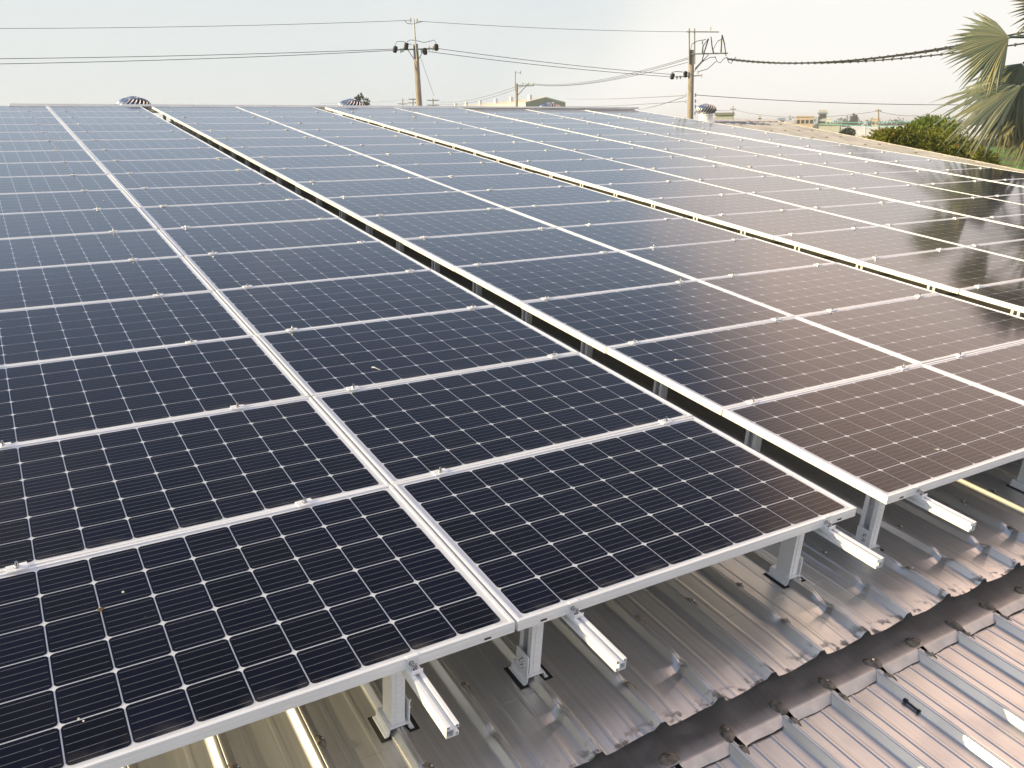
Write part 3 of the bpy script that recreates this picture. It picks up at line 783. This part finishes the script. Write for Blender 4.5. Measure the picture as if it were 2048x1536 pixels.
# second pole
d2_ = 46.0; top2, bot = pole_axis(1383, 100, 1380.5, 231, d2_); b2 = bot.copy()
p2 = thing('utility_pole', T(bot), 'taller concrete utility pole right of the middle with a top bar and looping cable ends', 'utility pole', 'utility poles')
def px2(u, v, dd=0.0): return at(u, v, d2_ + dd) - b2
mb = MB(); mb.tube([Vector((0, 0, 0)), top2 - b2], .19, 16, .13); part('shaft', mb.mesh('shaft', CONC, True), p2)
for u in (1378.3, 1389): mb = MB(); mb.tube([px2(u + .3, 128, -.15), px2(u, 57, -.15)], .035, 6); part('top_rod', mb.mesh('top_rod', GALV), p2)
mb = MB(); mb.bar(px2(1373, 63.5, -.2), px2(1438, 64, -.2), .05, .05); part('top_bar', mb.mesh('top_bar', GALV), p2)
mb = MB(); mb.bar(px2(1383, 108, -.2), px2(1456, 106.5, -.2), .06, .06); part('crossarm', mb.mesh('crossarm', GALV), p2)
for a, b_ in (((1389, 142), (1418, 108)), ((1386, 146), (1405, 122))):
    mb = MB(); mb.bar(px2(*a), px2(*b_), .03, .03); part('brace', mb.mesh('brace', GALV), p2)
mb = MB(); mb.bar(px2(1350, 154), px2(1403, 151), .045, .045); part('lower_arm', mb.mesh('lower_arm', GALV), p2)
for u, v, t_ in ((1345, 152, .3), (1371, 148, 0)): housing(p2, px2(u, v, -.1), 1.05, t_)
for u, v in ((1354, 155), (1361, 154.5), (1396, 145), (1403, 151), (1405, 85), (1423, 84), (1442, 83), (1421, 57), (1371, 190), (1391, 190), (1391, 202), (1391, 213), (1390, 226), (1371, 203)): insul(p2, px2(u, v), .85)
for pts in (((1405, 106), (1406, 92), (1417, 77)), ((1427, 106), (1424, 92), (1422, 73)), ((1442, 105), (1443, 90), (1444, 70)), ((1444, 70), (1449, 88), (1452, 112)), ((1417, 77), (1408, 106), (1404, 122)),):
    mb = MB(); mb.tube([px2(*q, -.3) for q in pts], .035, 6, .02); part('cable_end', mb.mesh('cable_end', WIRED), p2)
for pts in (((1381, 100), (1384, 88), (1395, 82), (1412, 79)), ((1427, 98), (1432, 88), (1436, 82), (1444, 78)), ((1430, 113), (1434, 123), (1440, 126), (1448, 117), (1455, 114)), ((1453, 114), (1457, 124), (1462, 127), (1468, 118), (1472, 114)),
            ((1390, 139), (1404, 124), (1420, 115), (1432, 114)), ((1390, 137), (1400, 126), (1416, 111)), ((1398, 143), (1415, 138), (1432, 123)), ((1343, 145), (1352, 143), (1366, 144))):
    mb = MB(); mb.tube([px2(*q, -.3) for q in pts], .016, 5); part('jumper', mb.mesh('jumper', WIRED), p2)

# third, smaller pole and two far ones
d3_ = 92.0; top3, b3 = pole_axis(1033.5, 167, 1033.3, 213, d3_)
p3 = thing('utility_pole', T(b3), 'slim utility pole with a braced side arm in front of the gabled hall', 'utility pole', 'utility poles')
def px3(u, v): return at(u, v, d3_) - b3
mb = MB(); mb.tube([Vector((0, 0, 0)), top3 - b3], .2, 12, .12); part('shaft', mb.mesh('shaft', CONC, True), p3)
mb = MB(); mb.tube([px3(1030.5, 183), px3(1030.7, 142)], .04, 6); part('top_rod', mb.mesh('top_rod', GALV), p3)
mb = MB(); mb.bar(px3(1030, 144.5), px3(1038, 145), .05); mb.lathe([(.02, -.15), (.1, -.05), (.1, .1), (.02, .2)], 8, px3(1040, 145)); part('top_insulator', mb.mesh('top_insulator', PORC), p3)
mb = MB(); mb.bar(px3(1033, 172), px3(1068, 171.5), .08); part('crossarm', mb.mesh('crossarm', GALV), p3)
mb = MB(); mb.bar(px3(1036, 190), px3(1056, 168), .07); part('brace', mb.mesh('brace', GALV), p3)
for u in (1045, 1057, 1067): insul(p3, px3(u, 168), 1.6)
def far_pole(u, vt, vb, d, label, arms):
    tp, bt = pole_axis(u, vt, u, vb, d); p = thing('utility_pole', T(bt), label, 'utility pole', 'utility poles')
    mb = MB(); mb.tube([Vector((0, 0, 0)), tp - bt], .17, 8, .1); part('shaft', mb.mesh('shaft', CONC), p)
    for va, w_ in arms:
        mb = MB(); mb.bar(at(u - w_, va, d) - bt, at(u + w_, va, d) - bt, .12)
        for f_ in (-1, -.5, .5, 1): mb.bar(at(u + w_ * f_, va, d) - bt, at(u + w_ * f_, va - 1.8, d) - bt, .14)
        part('crossarm', mb.mesh('crossarm', GALV), p)
far_pole(866, 197, 213, 150, 'far utility pole with two arms just right of the first concrete pole', ((201, 11), (210.5, 11)))
far_pole(826, 196, 213, 170, 'far utility pole with insulators just left of the first concrete pole', ((199, 8), (206, 9)))
far_pole(805.5, 197, 213, 190, 'faintest far utility pole left of the first concrete pole', ((208, 9),))
far_pole(1757, 218, 262, 150, 'pale far utility pole standing before the plastic greenhouse', ((222, 5),))
far_pole(1466, 212, 250, 210, 'thin far utility pole right of the whole turbine vent', ((219, 5),))

# wires
wire([(-700, 50, 44), (0, 41, 37.6), (824, 40.5, d1_)], .009, 'single top wire running left from the first pole')
wire([(-700, 118, 44), (0, 106, 37.6), (790, 98, d1_)], .012, 'upper of the two wires running left from the first pole')
wire([(-700, 131, 44), (0, 117, 37.6), (792, 100.5, d1_)], .012, 'lower of the two wires running left from the first pole')
wire([(832, 42, d1_), (1150, 61.5, 43.5), (1374, 63.5, d2_)], .009, 'top wire between the first and second pole')
wire([(875, 97, d1_), (1110, 129, 43), (1345, 149, d2_)], .012, 'upper of two wires sagging between the first and second pole')
wire([(856, 103, d1_), (1110, 135.5, 43), (1347, 154, d2_)], .012, 'lower of two wires sagging between the first and second pole')
wire([(1067, 167.5, d3_), (1200, 160, 64), (1376, 115.5, d2_)], .014, 'upper line from the slim pole up to the second pole')
wire([(1057, 167, d3_), (1200, 163.5, 64), (1377, 118, d2_)], .014, 'middle line from the slim pole up to the second pole')
wire([(1046, 167, d3_), (1200, 166, 64), (1376, 124.5, d2_)], .014, 'lower line from the slim pole up to the second pole')
wire([(1046, 168, d3_), (960, 197.5, 130), (880, 204, 190)], .02, 'upper line falling left from the slim pole to the hall')
wire([(1057, 168, d3_), (960, 202, 130), (880, 208, 190)], .02, 'lower line falling left from the slim pole to the hall')
wire([(1455, 117, d2_), (1640, 122, 36), (2260, 14, 26)], .024, 'upper dark cable of the bundle sagging to the right', WIRED, clips=46, n=40)
wire([(1455, 119, d2_), (1640, 123, 36), (2260, 24, 26)], .022, 'middle dark cable of the bundle sagging to the right', WIRED, clips=40, n=40)
wire([(1460, 118, d2_), (1650, 124.5, 36), (2260, 52, 26)], .022, 'lowest dark cable of the bundle sagging to the right', WIRED, clips=44, n=40)
wire([(1392, 190, d2_), (1700, 206.5, 48), (2100, 207, 52)], .015, 'single wire running right from low on the second pole')
wire([(1132, 197, 160), (1371, 191, d2_)], .012, 'faint upper wire reaching left from low on the second pole', sag=.15)
wire([(1132, 212, 160), (1371, 203, d2_)], .012, 'faint lower wire reaching left from low on the second pole', sag=.15)
wire([(1276, 219, 100), (1371, 193, d2_)], .016, 'oblique wire dropping left from low on the second pole', sag=.1)
wire([(1392, 216, d2_), (1466, 219, 210)], .02, 'wire from the second pole to the thin far pole', sag=.2)
wire([(1466, 219, 210), (1620, 234.5, 180), (1757, 222, 150)], .03, 'long far wire sagging over the tan building')
wire([(1757, 222, 150), (1835, 231, 170)], .03, 'far wire leaving the pale pole to the right', sag=.3)
wire([(640, 206.5, 150), (826, 199, 170)], .012, 'faint wire over the ridge left of the first pole', sag=.2)
wire([(1640, 247.5, 60), (1932, 255.5, 40)], .02, 'lower teal wire before the greenhouse', TEAL, sag=.05)
wire([(1650, 243, 60), (1915, 237.5, 40)], .013, 'upper teal wire before the leafy tree', TEAL, sag=.1)
wire([(2048 - 17, 338, 22.5), (2100, 226, 22.4)], .006, 'thin guy line from the roof edge up into the palm', TEAL, sag=0)

# ------------------------------------------------------------------ far buildings
def flatm(name, col, rough=.8): return simple(name, col, rough, 0, .06, 1.5)
CREAM = flatm('cream_cladding', (.68, .65, .55)); OLIVE = flatm('olive_cladding', (.36, .35, .28)); ROOFC = flatm('hall_roof', (.62, .58, .5))
TANW = flatm('tan_wall', (.58, .45, .34)); GREYW = flatm('grey_wall', (.5, .49, .46)); WINM = simple('window_dark', (.05, .055, .06), .2)
WHITEW = flatm('white_wall', (.7, .69, .66)); BLUER = flatm('blue_roof', (.2, .27, .33)); GREENR = flatm('green_roof', (.24, .24, .2)); REDR = flatm('pink_wall', (.6, .4, .34))
# gabled hall: gable faces us, long side runs off to the left
dh = 200.0
A = at(1051, 205, dh); B = at(1131, 205.5, dh + 2); L = at(868, 212, dh + 95); A.z = B.z = (A.z + B.z) / 2
R_ = at(1092, 195, dh + 1)
hall = thing('gabled_hall', T((A.x, A.y, GROUND)), 'olive gabled hall with a long cream side behind the ridge', 'building')
o_ = Vector((A.x, A.y, GROUND)); hA = A - o_; hB = B - o_; hR = R_ - o_
back = Vector((L.x - A.x, L.y - A.y, 0))
def z0_(p): return Vector((p.x, p.y, 0))
mb = MB(); mb.add([z0_(hA), z0_(hB), hB, hR, hA], [(0, 1, 2, 3, 4)]); part('gable_wall', mb.mesh('gable_wall', OLIVE), hall)
mb = MB(); mb.add([z0_(hA) + back, z0_(hA), hA, hA + back], [(0, 1, 2, 3)]); mb.add([z0_(hB) + back, z0_(hB), hB, hB + back], [(3, 2, 1, 0)]); mb.add([z0_(hA) + back, z0_(hB) + back, hB + back, hR + back, hA + back], [(4, 3, 2, 1, 0)]); part('side_wall', mb.mesh('side_wall', CREAM), hall)
e_ = Vector((0, 0, .12)); mb = MB(); mb.add([hA + e_, hR + e_, hR + back + e_, hA + back + e_], [(0, 1, 2, 3)]); mb.add([hB + e_, hR + e_, hR + back + e_, hB + back + e_], [(3, 2, 1, 0)])
rf = part('roof', mb.mesh('roof', ROOFC), hall); md = rf.modifiers.new('t', 'SOLIDIFY'); md.thickness = .25
for f_ in (.05, .2, .34, .5, .66, .8):
    p = hA.lerp(hR, .55) + back * f_ + e_; mb = MB(); mb.box(-.35, .35, -.35, .35, -.2, 1.1); part('roof_ventilator', mb.mesh('roof_ventilator', WHITEW), rf, T(p))
for f_ in (.06, .32):
    p = z0_(hA) + back * f_; dd = back.normalized(); nn = Vector((-dd.y, dd.x, 0)) * -.06
    if (nn.dot(Vector((CAM.x, CAM.y, 0)) - o_ - p)) < 0: nn = -nn
    mb = MB(); w_ = dd * 1.2; hz_ = hA.z
    mb.add([p - w_ + nn + Vector((0, 0, hz_ - 2.1)), p + w_ + nn + Vector((0, 0, hz_ - 2.1)), p + w_ + nn + Vector((0, 0, hz_ - 1.0)), p - w_ + nn + Vector((0, 0, hz_ - 1.0))], [(0, 1, 2, 3)]); part('window', mb.mesh('window', WINM), hall)
def block(u0, u1, vt, d, dep, m, label, rm=None, win=0, name='house', storeys=2, pitched=0.):
    a = at(u0, vt, d); b_ = at(u1, vt, d); h = a.z - GROUND; w_ = (Vector((b_.x - a.x, b_.y - a.y, 0))).length
    ang = math.atan2(b_.y - a.y, b_.x - a.x)
    o = thing(name, T((a.x, a.y, GROUND)) @ Matrix.Rotation(ang, 4, 'Z'), label, 'building', 'far buildings')
    mb = MB(); mb.box(0, w_, 0, dep, 0, h - pitched); part('wall', mb.mesh('wall', m), o)
    mb = MB()
    if pitched:
        mb.add([(-.3, -.3, h - pitched + .02), (w_ + .3, -.3, h - pitched + .02), (w_ + .3, dep + .3, h - pitched + .02), (-.3, dep + .3, h - pitched + .02), (-.3, dep / 2, h), (w_ + .3, dep / 2, h)], [(0, 1, 5, 4), (2, 3, 4, 5), (0, 4, 3), (1, 2, 5), (0, 3, 2, 1)])
    else: mb.box(-.2, w_ + .2, -.2, dep + .2, h + .005, h + .35)
    part('roof', mb.mesh('roof', rm or m), o)
    for s_ in range(storeys if win else 0):
        for i in range(win):
            x = w_ * (i + .5) / win; zc = h - 1.6 - s_ * 2.9
            if zc < 1: continue
            k = MB(); k.box(x - .5, x + .5, -.06, .1, zc - .6, zc + .6); part('window', k.mesh('window', WINM), o)
    return o
tb_ = block(1593, 1628, 234, 330, 9, TANW, 'tan three-storey building with small windows at the end of the ridge', win=4, storeys=3)
k = MB(); k.box(7.2, 10.0, 1.2, 7.5, 0, 9.2); part('stair_tower', k.mesh('stair_tower', GREYW), tb_)
k = MB(); k.box(6.9, 10.2, 1.0, 7.8, 7.9, 8.35); part('canopy', k.mesh('canopy', BLUER), tb_)
for s_ in range(3): k = MB(); k.box(7.5, 9.7, 1.14, 1.3, 1.4 + s_ * 2.5, 2.9 + s_ * 2.5); part('window', k.mesh('window', WINM), tb_)
block(1642, 1662, 239, 360, 8, WHITEW, 'pale low house right of the tan building', win=2)
block(1638, 1680, 250.5, 200, 8, GREYW, 'low shed with a flat olive roof below the pale house', GREENR)
block(1744, 1760, 238.5, 420, 10, TANW, 'small beige house in the far trees left of the pale pole', win=2)
block(1432, 1466, 231, 120, 5, GREYW, 'grey open shed right of the whole turbine vent', GREENR, pitched=0)
specs = [(1468, 1482, 237, 300, CREAM, 'cream house left in the far row of roofs'), (1484, 1500, 240, 340, GREYW, 'grey house second in the far row of roofs'), (1502, 1516, 240.5, 320, BLUER, 'blue-roofed house third in the far row'),
         (1518, 1522, 231.5, 420, GREYW, 'thin far tower standing out of the row of roofs'), (1524, 1537, 239.5, 310, REDR, 'pinkish house after the thin tower'), (1540, 1554, 239, 330, WHITEW, 'white house near the end of the row of roofs'),
         (1558, 1569, 235.5, 360, BLUER, 'narrow blue-grey house, tallest near the end of the row'), (1572, 1588, 241, 340, CREAM, 'low cream house left of the tan building')]
for u0, u1, vt, d, m, lab in specs: block(u0, u1, vt, d, 8, m, lab, win=2, pitched=0 if u1 - u0 < 6 else 1.2, rm=rnd.choice([BLUER, GREYW, GREENR, WHITEW]))

# greenhouses: plastic tunnels on hoops
PLAST, nt, b = mat('greenhouse_film'); b.inputs['Base Color'].default_value = (.62, .62, .6, 1); b.inputs['Roughness'].default_value = .35; b.inputs['Alpha'].default_value = 1
nt.links.new(nmix(nt, ramp(nt, noise(nt, .8, 5), .3, .7), (.5, .5, .48, 1), (.7, .7, .69, 1)), b.inputs['Base Color'])
def tunnel(u0, u1, d, label, hgt=3.9, wid=7.5):
    a = at(u0, 260, d); b_ = at(u1, 260, d + 8); a.z = b_.z = GROUND; L_ = (b_ - a).length; ang = math.atan2(b_.y - a.y, b_.x - a.x)
    o = thing('greenhouse', T(a) @ Matrix.Rotation(ang, 4, 'Z'), label, 'greenhouse', 'plastic tunnel greenhouses')
    n_ = 14; arc = [(-wid / 2 * math.cos(math.pi * i / n_), max(0, hgt * math.sin(math.pi * i / n_) ** .62)) for i in range(n_ + 1)]
    mb = MB()
    for x in (0, L_):
        for y, z in arc: mb.v.append((x, y, z))
    for i in range(n_): mb.f.append((i, i + 1, n_ + 2 + i, n_ + 1 + i)); mb.mi.append(0)
    part('film', mb.mesh('film', PLAST, True), o)
    for k in range(int(L_ / 5) + 1):
        mb = MB(); mb.tube([(k * 5.0 + .01, y * 1.008, z * 1.008) for y, z in arc], .07, 5); part('hoop', mb.mesh('hoop', VENTW), o)
    mb = MB(); mb.bar((0, -wid / 2 - .05, .9), (L_, -wid / 2 - .05, .9), .06, 1.7); part('side_sheet', mb.mesh('side_sheet', flatm('side_sheet', (.45, .4, .3))), o)
tunnel(1682, 2140, 226, 'long pale plastic greenhouse behind the leafy hedge'); tunnel(1700, 2150, 240, 'second greenhouse roof just behind the long pale one', 4.05)

# ------------------------------------------------------------------ vegetation
def leafmat(name, c0, c1, c2=None, trans=.3):
    m, nt, b = mat(name)
    a_ = N(nt, 'ShaderNodeAttribute'); a_.attribute_name = 'tint'
    col = nmix(nt, a_.outputs['Fac'], c0 + (1,), c1 + (1,))
    if c2: col = nmix(nt, ramp(nt, a_.outputs['Fac'], .86, .9), col, c2 + (1,))
    nt.links.new(col, b.inputs['Base Color']); b.inputs['Roughness'].default_value = .55; b.inputs['Specular IOR Level'].default_value = .3
    tl = N(nt, 'ShaderNodeBsdfTranslucent'); nt.links.new(col, tl.inputs['Color']); ms = N(nt, 'ShaderNodeMixShader'); ms.inputs[0].default_value = trans
    out = nt.nodes['Material Output']; nt.links.new(b.outputs[0], ms.inputs[1]); nt.links.new(tl.outputs[0], ms.inputs[2]); nt.links.new(ms.outputs[0], out.inputs['Surface'])
    return m
def leaves_mesh(name, clumps, n_per, L, Wd, m, seed, droop=.3):
    q = random.Random(seed); vs, fs, tint = [], [], []
    for c_, r_ in clumps:
        ct = q.random()
        for _ in range(n_per):
            d = Vector((q.gauss(0, 1), q.gauss(0, 1), q.gauss(0, 1))).normalized()
            p = Vector(c_) + Vector((d.x, d.y, d.z * .85)) * r_ * (q.random() ** .45)
            dr = (d + Vector((q.gauss(0, .6), q.gauss(0, .6), q.gauss(0, .6) - droop))).normalized()
            sd = dr.cross(Vector((q.gauss(0, 1), q.gauss(0, 1), q.gauss(0, 1)))).normalized()
            l_ = L * q.uniform(.6, 1.25); w_ = Wd * q.uniform(.7, 1.2) / 2; nrm = sd.cross(dr) * (.12 * l_)
            o = len(vs)
            vs += [tuple(p), tuple(p + dr * l_ * .45 + sd * w_ + nrm), tuple(p + dr * l_ - nrm * .5), tuple(p + dr * l_ * .45 - sd * w_ + nrm)]
            fs += [(o, o + 1, o + 2), (o, o + 2, o + 3)]; tv = min(1, max(0, .55 * ct + .45 * q.random())); tint += [tv, tv]
    me = bpy.data.meshes.new(name); me.from_pydata(vs, [], fs); me.materials.append(m)
    a_ = me.attributes.new('tint', 'FLOAT', 'FACE'); a_.data.foreach_set('value', tint); return me
LEAF1 = leafmat('mango_leaf', (.025, .045, .005), (.27, .28, .03), (.3, .17, .06))  # wide tone range puts gap shade and highlights into the leaf colour
LEAF2 = leafmat('bright_leaf', (.07, .12, .012), (.22, .27, .035))
LEAF3 = leafmat('far_leaf', (.02, .035, .015), (.05, .075, .025))
BARK = simple('bark', (.16, .12, .08), .9, 0, .25, 8)
def bush(name, outline, d, n_cl, npl, L, Wd, m, label, seed, cat='tree', depth=2.2, rc=(.28, .55), group=None):
    """outline: (u, v_top) points of the crown's upper edge; the crown hangs from there towards the ground"""
    q = random.Random(seed); us = [o[0] for o in outline]
    mid = at(sum(us) / len(us), 300, d); base = Vector((mid.x, mid.y, GROUND))
    def topv(u):
        for (ua, va), (ub, vb) in zip(outline[:-1], outline[1:]):
            if ua <= u <= ub: return va + (vb - va) * (u - ua) / (ub - ua)
        return outline[-1][1]
    cl = []
    for _ in range(n_cl):
        u = q.uniform(us[0], us[-1]); dd = d + q.uniform(-depth / 2, depth); r_ = q.uniform(*rc)
        pt = at(u, topv(u), d); zt = pt.z - r_ * .75
        z = zt - (q.random() ** 1.6) * max(.3, (zt - GROUND) * .55) 
        k = at(u, topv(u), dd); cl.append((Vector((k.x, k.y, z)) - base, r_))
    t_ = thing(name, T(base), label, cat, group)
    part('crown', leaves_mesh('crown', cl, npl, L, Wd, m, seed), t_)
    mb = MB(); hub = Vector((0, 0, max(1.0, max(c_.z for c_, _ in cl) * .35))); mb.tube([(0, 0, -.3), (.05, .02, hub.z * .5), hub], .16, 10, .09)
    for c_, r_ in q.sample(cl, min(26, len(cl))): mb.tube([hub, hub.lerp(c_, .5) + Vector((0, 0, .12)), c_], .05, 5, .012)
    part('trunk', mb.mesh('trunk', BARK), t_)
    return t_
bush('leafy_tree', [(1742, 268), (1752, 262), (1775, 258), (1795, 256), (1812, 254), (1830, 257), (1850, 254), (1872, 256), (1895, 262), (1915, 272), (1945, 285), (1962, 296), (1978, 318)], 34, 170, 150, .2, .065, LEAF1, 'broad bushy green tree with some brown leaves behind the roof edge', 11, depth=2.5)
bush('leafy_tree', [(1828, 247), (1836, 238), (1848, 233), (1860, 236), (1870, 231.5), (1882, 231), (1893, 236), (1900, 244), (1912, 250)], 41, 80, 140, .2, .07, LEAF2, 'rounder taller green tree crown rising behind the bushy tree', 12, depth=2.2)
bush('leafy_tree', [(709, 196), (714, 188), (721, 185), (729, 188), (733, 193), (737, 200), (741, 210)], 120, 26, 60, .35, .2, LEAF3, 'small dark round tree behind the second turbine vent', 13, depth=1.5, rc=(.3, .5))
bush('shrub', [(1683, 268), (1690, 258), (1700, 256), (1706, 262), (1709, 272)], 150, 26, 60, .4, .22, LEAF3, 'dark shrub at the open end of the greenhouse', 14, 'shrub', depth=1.5, rc=(.4, .6))
# field edge hedge and far wood read as masses
q = random.Random(5)
cl = []
for i in range(150):
    u = q.uniform(1930, 2260); p = at(u, 286, 205); cl.append((Vector((p.x, p.y, GROUND + q.uniform(.1, 1.0))), q.uniform(.4, .9)))
hd = part('hedge', leaves_mesh('hedge', cl, 40, .5, .3, LEAF3, 21)); tag(hd, 'low dark hedge along the far edge of the green field', 'hedge', kind='stuff')
cl = []
for i in range(900):
    u = q.uniform(-500, 2700); d = q.uniform(560, 760); p = at(u, 246, d); hh = q.uniform(3, 8.6) * (1 + .25 * math.sin(u * .045)) ; cl.append((Vector((p.x, p.y, GROUND + hh * q.uniform(.35, .8))), q.uniform(2.0, 3.6)))
for i in range(10):
    p = at(1709 + q.uniform(-3, 3), 236, 600); cl.append((Vector((p.x, p.y, GROUND + q.uniform(5, 9.2))), 1.2))
fw = part('far_wood', leaves_mesh('far_wood', cl, 46, 1.5, 1.0, LEAF3, 22)); tag(fw, 'far belt of trees along the horizon', 'wood', kind='stuff')

# palm with stiff folded fans, its trunk just outside the frame on the right
PALML = leafmat('palm_leaf', (.13, .165, .125), (.27, .28, .19), (.32, .29, .14), trans=.18); PALMD = leafmat('palm_leaf_old', (.1, .105, .06), (.27, .25, .14), trans=.1)
dp = 22.0
pc = at(2175, 100, dp); pb = Vector((pc.x, pc.y, GROUND))
palm = thing('fan_palm', T(pb), 'large grey-green fan palm leaning in at the right edge', 'palm tree')
mb = MB(); mb.tube([(0, 0, -.2), (.05, 0, 2), (0, .05, pc.z - GROUND + .1)], .26, 14, .2); part('trunk', mb.mesh('trunk', BARK, True), palm)
def fan(hub, mid, side, R0, spread, nseg, seed, m, droop=.15, cup=.25):
    """segments spread in the plane (mid, side) round the hub, folded along their length"""
    q = random.Random(seed); mid = mid.normalized(); side = (side - mid * side.dot(mid)).normalized(); nrm = mid.cross(side).normalized()
    vs, fs, tint = [], [], []
    for i in range(nseg):
        t_ = (i + .5) / nseg * 2 - 1; a = t_ * spread
        dr = mid * math.cos(a) + side * math.sin(a); sd = (-mid * math.sin(a) + side * math.cos(a))
        L_ = R0 * (1 - .18 * abs(t_) ** 2) * q.uniform(.88, 1.08); wmax = R0 * spread * 2 / nseg * 1.02
        free = q.uniform(.45, .62); o = len(vs); tv = q.random()
        dz = q.uniform(-.06, .1) * R0; dsd = q.uniform(-.05, .05) * R0
        for j, f_ in enumerate((0.02, .3, free, .82, 1.0)):
            w_ = wmax * min(f_ / free, 1) * (1 if f_ <= free else max(0.03, (1 - f_) / (1 - free))) / 2
            bend = nrm * (cup * R0 * (abs(t_) ** 2) * f_) - Vector((0, 0, 1)) * droop * R0 * f_ ** 2.2 + (nrm * dz + sd * dsd) * max(0, f_ - free) / (1 - free)
            c_ = hub + dr * L_ * f_ + bend
            vs += [tuple(c_ - sd * w_ + nrm * w_ * .45), tuple(c_ - nrm * w_ * .45), tuple(c_ + sd * w_ + nrm * w_ * .45)]
        for j in range(4):
            for e in range(2):
                k = o + j * 3 + e; fs.append((k, k + 1, k + 4, k + 3)); tint.append(tv)
    me = bpy.data.meshes.new('fan'); me.from_pydata(vs, [], fs); me.materials.append(m)
    a_ = me.attributes.new('tint', 'FLOAT', 'FACE'); a_.data.foreach_set('value', tint); return me
right = (at(1100, 249, dp) - at(1000, 249, dp)); 
vdir = Vector((pc.x - CAM.x, pc.y - CAM.y, 0)).normalized(); rgt = Vector((vdir.y, -vdir.x, 0)); upv = Vector((0, 0, 1))
crown = Vector((0, 0, pc.z - GROUND))
def add_fan(hub, mid, side, R0, spread, nseg, seed, m, droop, cup):
    f_ = part('fan', fan(hub, mid, side, R0, spread, nseg, seed, m, droop, cup), palm)
    mb = MB(); mb.tube([crown + Vector((0, 0, -.2)), crown.lerp(hub, .5) + Vector((0, 0, .12)), hub], .05, 6, .025); part('petiole', mb.mesh('petiole', PALML), f_)
def hubp(u, v, dd=0): return at(u, v, dp + dd) - pb
s_px = dp / F / math.cos(0)
add_fan(hubp(2018, 74, -.9), -rgt * .93 - upv * .25 - vdir * .25, upv * .9 - rgt * .2 + vdir * .3, 1.17, 1.25, 34, 1, PALML, .12, .18)
add_fan(hubp(2046, 126, -.5), -rgt * .55 - upv * .83 + vdir * .1, -rgt * .83 + upv * .55 + vdir * .25, 1.35, .95, 30, 2, PALML, .2, .22)
add_fan(hubp(2044, 172, -.8), -rgt * .95 - upv * .12 - vdir * .3, upv * .6 + vdir * .7, 1.6, .95, 34, 3, PALML, .3, .2)
add_fan(hubp(2030, 196, -.2), -rgt * .62 - upv * .8 - vdir * .1, upv * .5 - rgt * .6 + vdir * .6, 1.1, 1.0, 32, 4, PALMD, .2, .25)
add_fan(hubp(2036, 205, .3), -rgt * .15 - upv * 1 - vdir * .2, rgt * -1 + vdir * .3, 1.0, .7, 26, 5, PALMD, .1, .2)
add_fan(hubp(2122, 4, -.3), -rgt * .9 + upv * .1 - vdir * .4, upv + vdir * .3, .95, 1.3, 32, 6, PALMD, .1, .2)
add_fan(hubp(2074, 240, -.4), -rgt * .35 - upv * .95 - vdir * .2, -rgt + vdir * .4, .95, 1.0, 28, 7, PALMD, .15, .2)
for i in range(9):
    a = i * 2.4; e_ = [-.1, .35, .8, .2, -.35, .6, 1.1, .1, .5][i]; dr = rgt * math.cos(a) * math.cos(e_) + vdir * math.sin(a) * math.cos(e_) + upv * math.sin(e_)
    if dr.dot(rgt) < -.35: dr = dr - rgt * 2 * dr.dot(rgt)
    sd = dr.cross(upv).normalized(); h_ = crown + dr * 1.25
    add_fan(h_, dr, sd, 1.35, 1.35, 34, 20 + i, PALML if i % 3 else PALMD, .2, .2)

# ------------------------------------------------------------------ haze
HZ = bpy.data.materials.new('haze'); HZ.use_nodes = True; nt = HZ.node_tree; nt.nodes.clear()
out = N(nt, 'ShaderNodeOutputMaterial'); pv = N(nt, 'ShaderNodeVolumePrincipled')
pv.inputs['Color'].default_value = (.93, .96, 1, 1); pv.inputs['Density'].default_value = .0005; pv.inputs['Anisotropy'].default_value = .2
nt.links.new(pv.outputs[0], out.inputs['Volume'])
mb = MB(); mb.box(-2700, 2700, -2700, 2700, GROUND - 1.2, CAM.z + 14)
hz_o = part('haze', mb.mesh('haze', HZ)); tag(hz_o, 'thin pale haze over the fields', 'haze', kind='stuff')
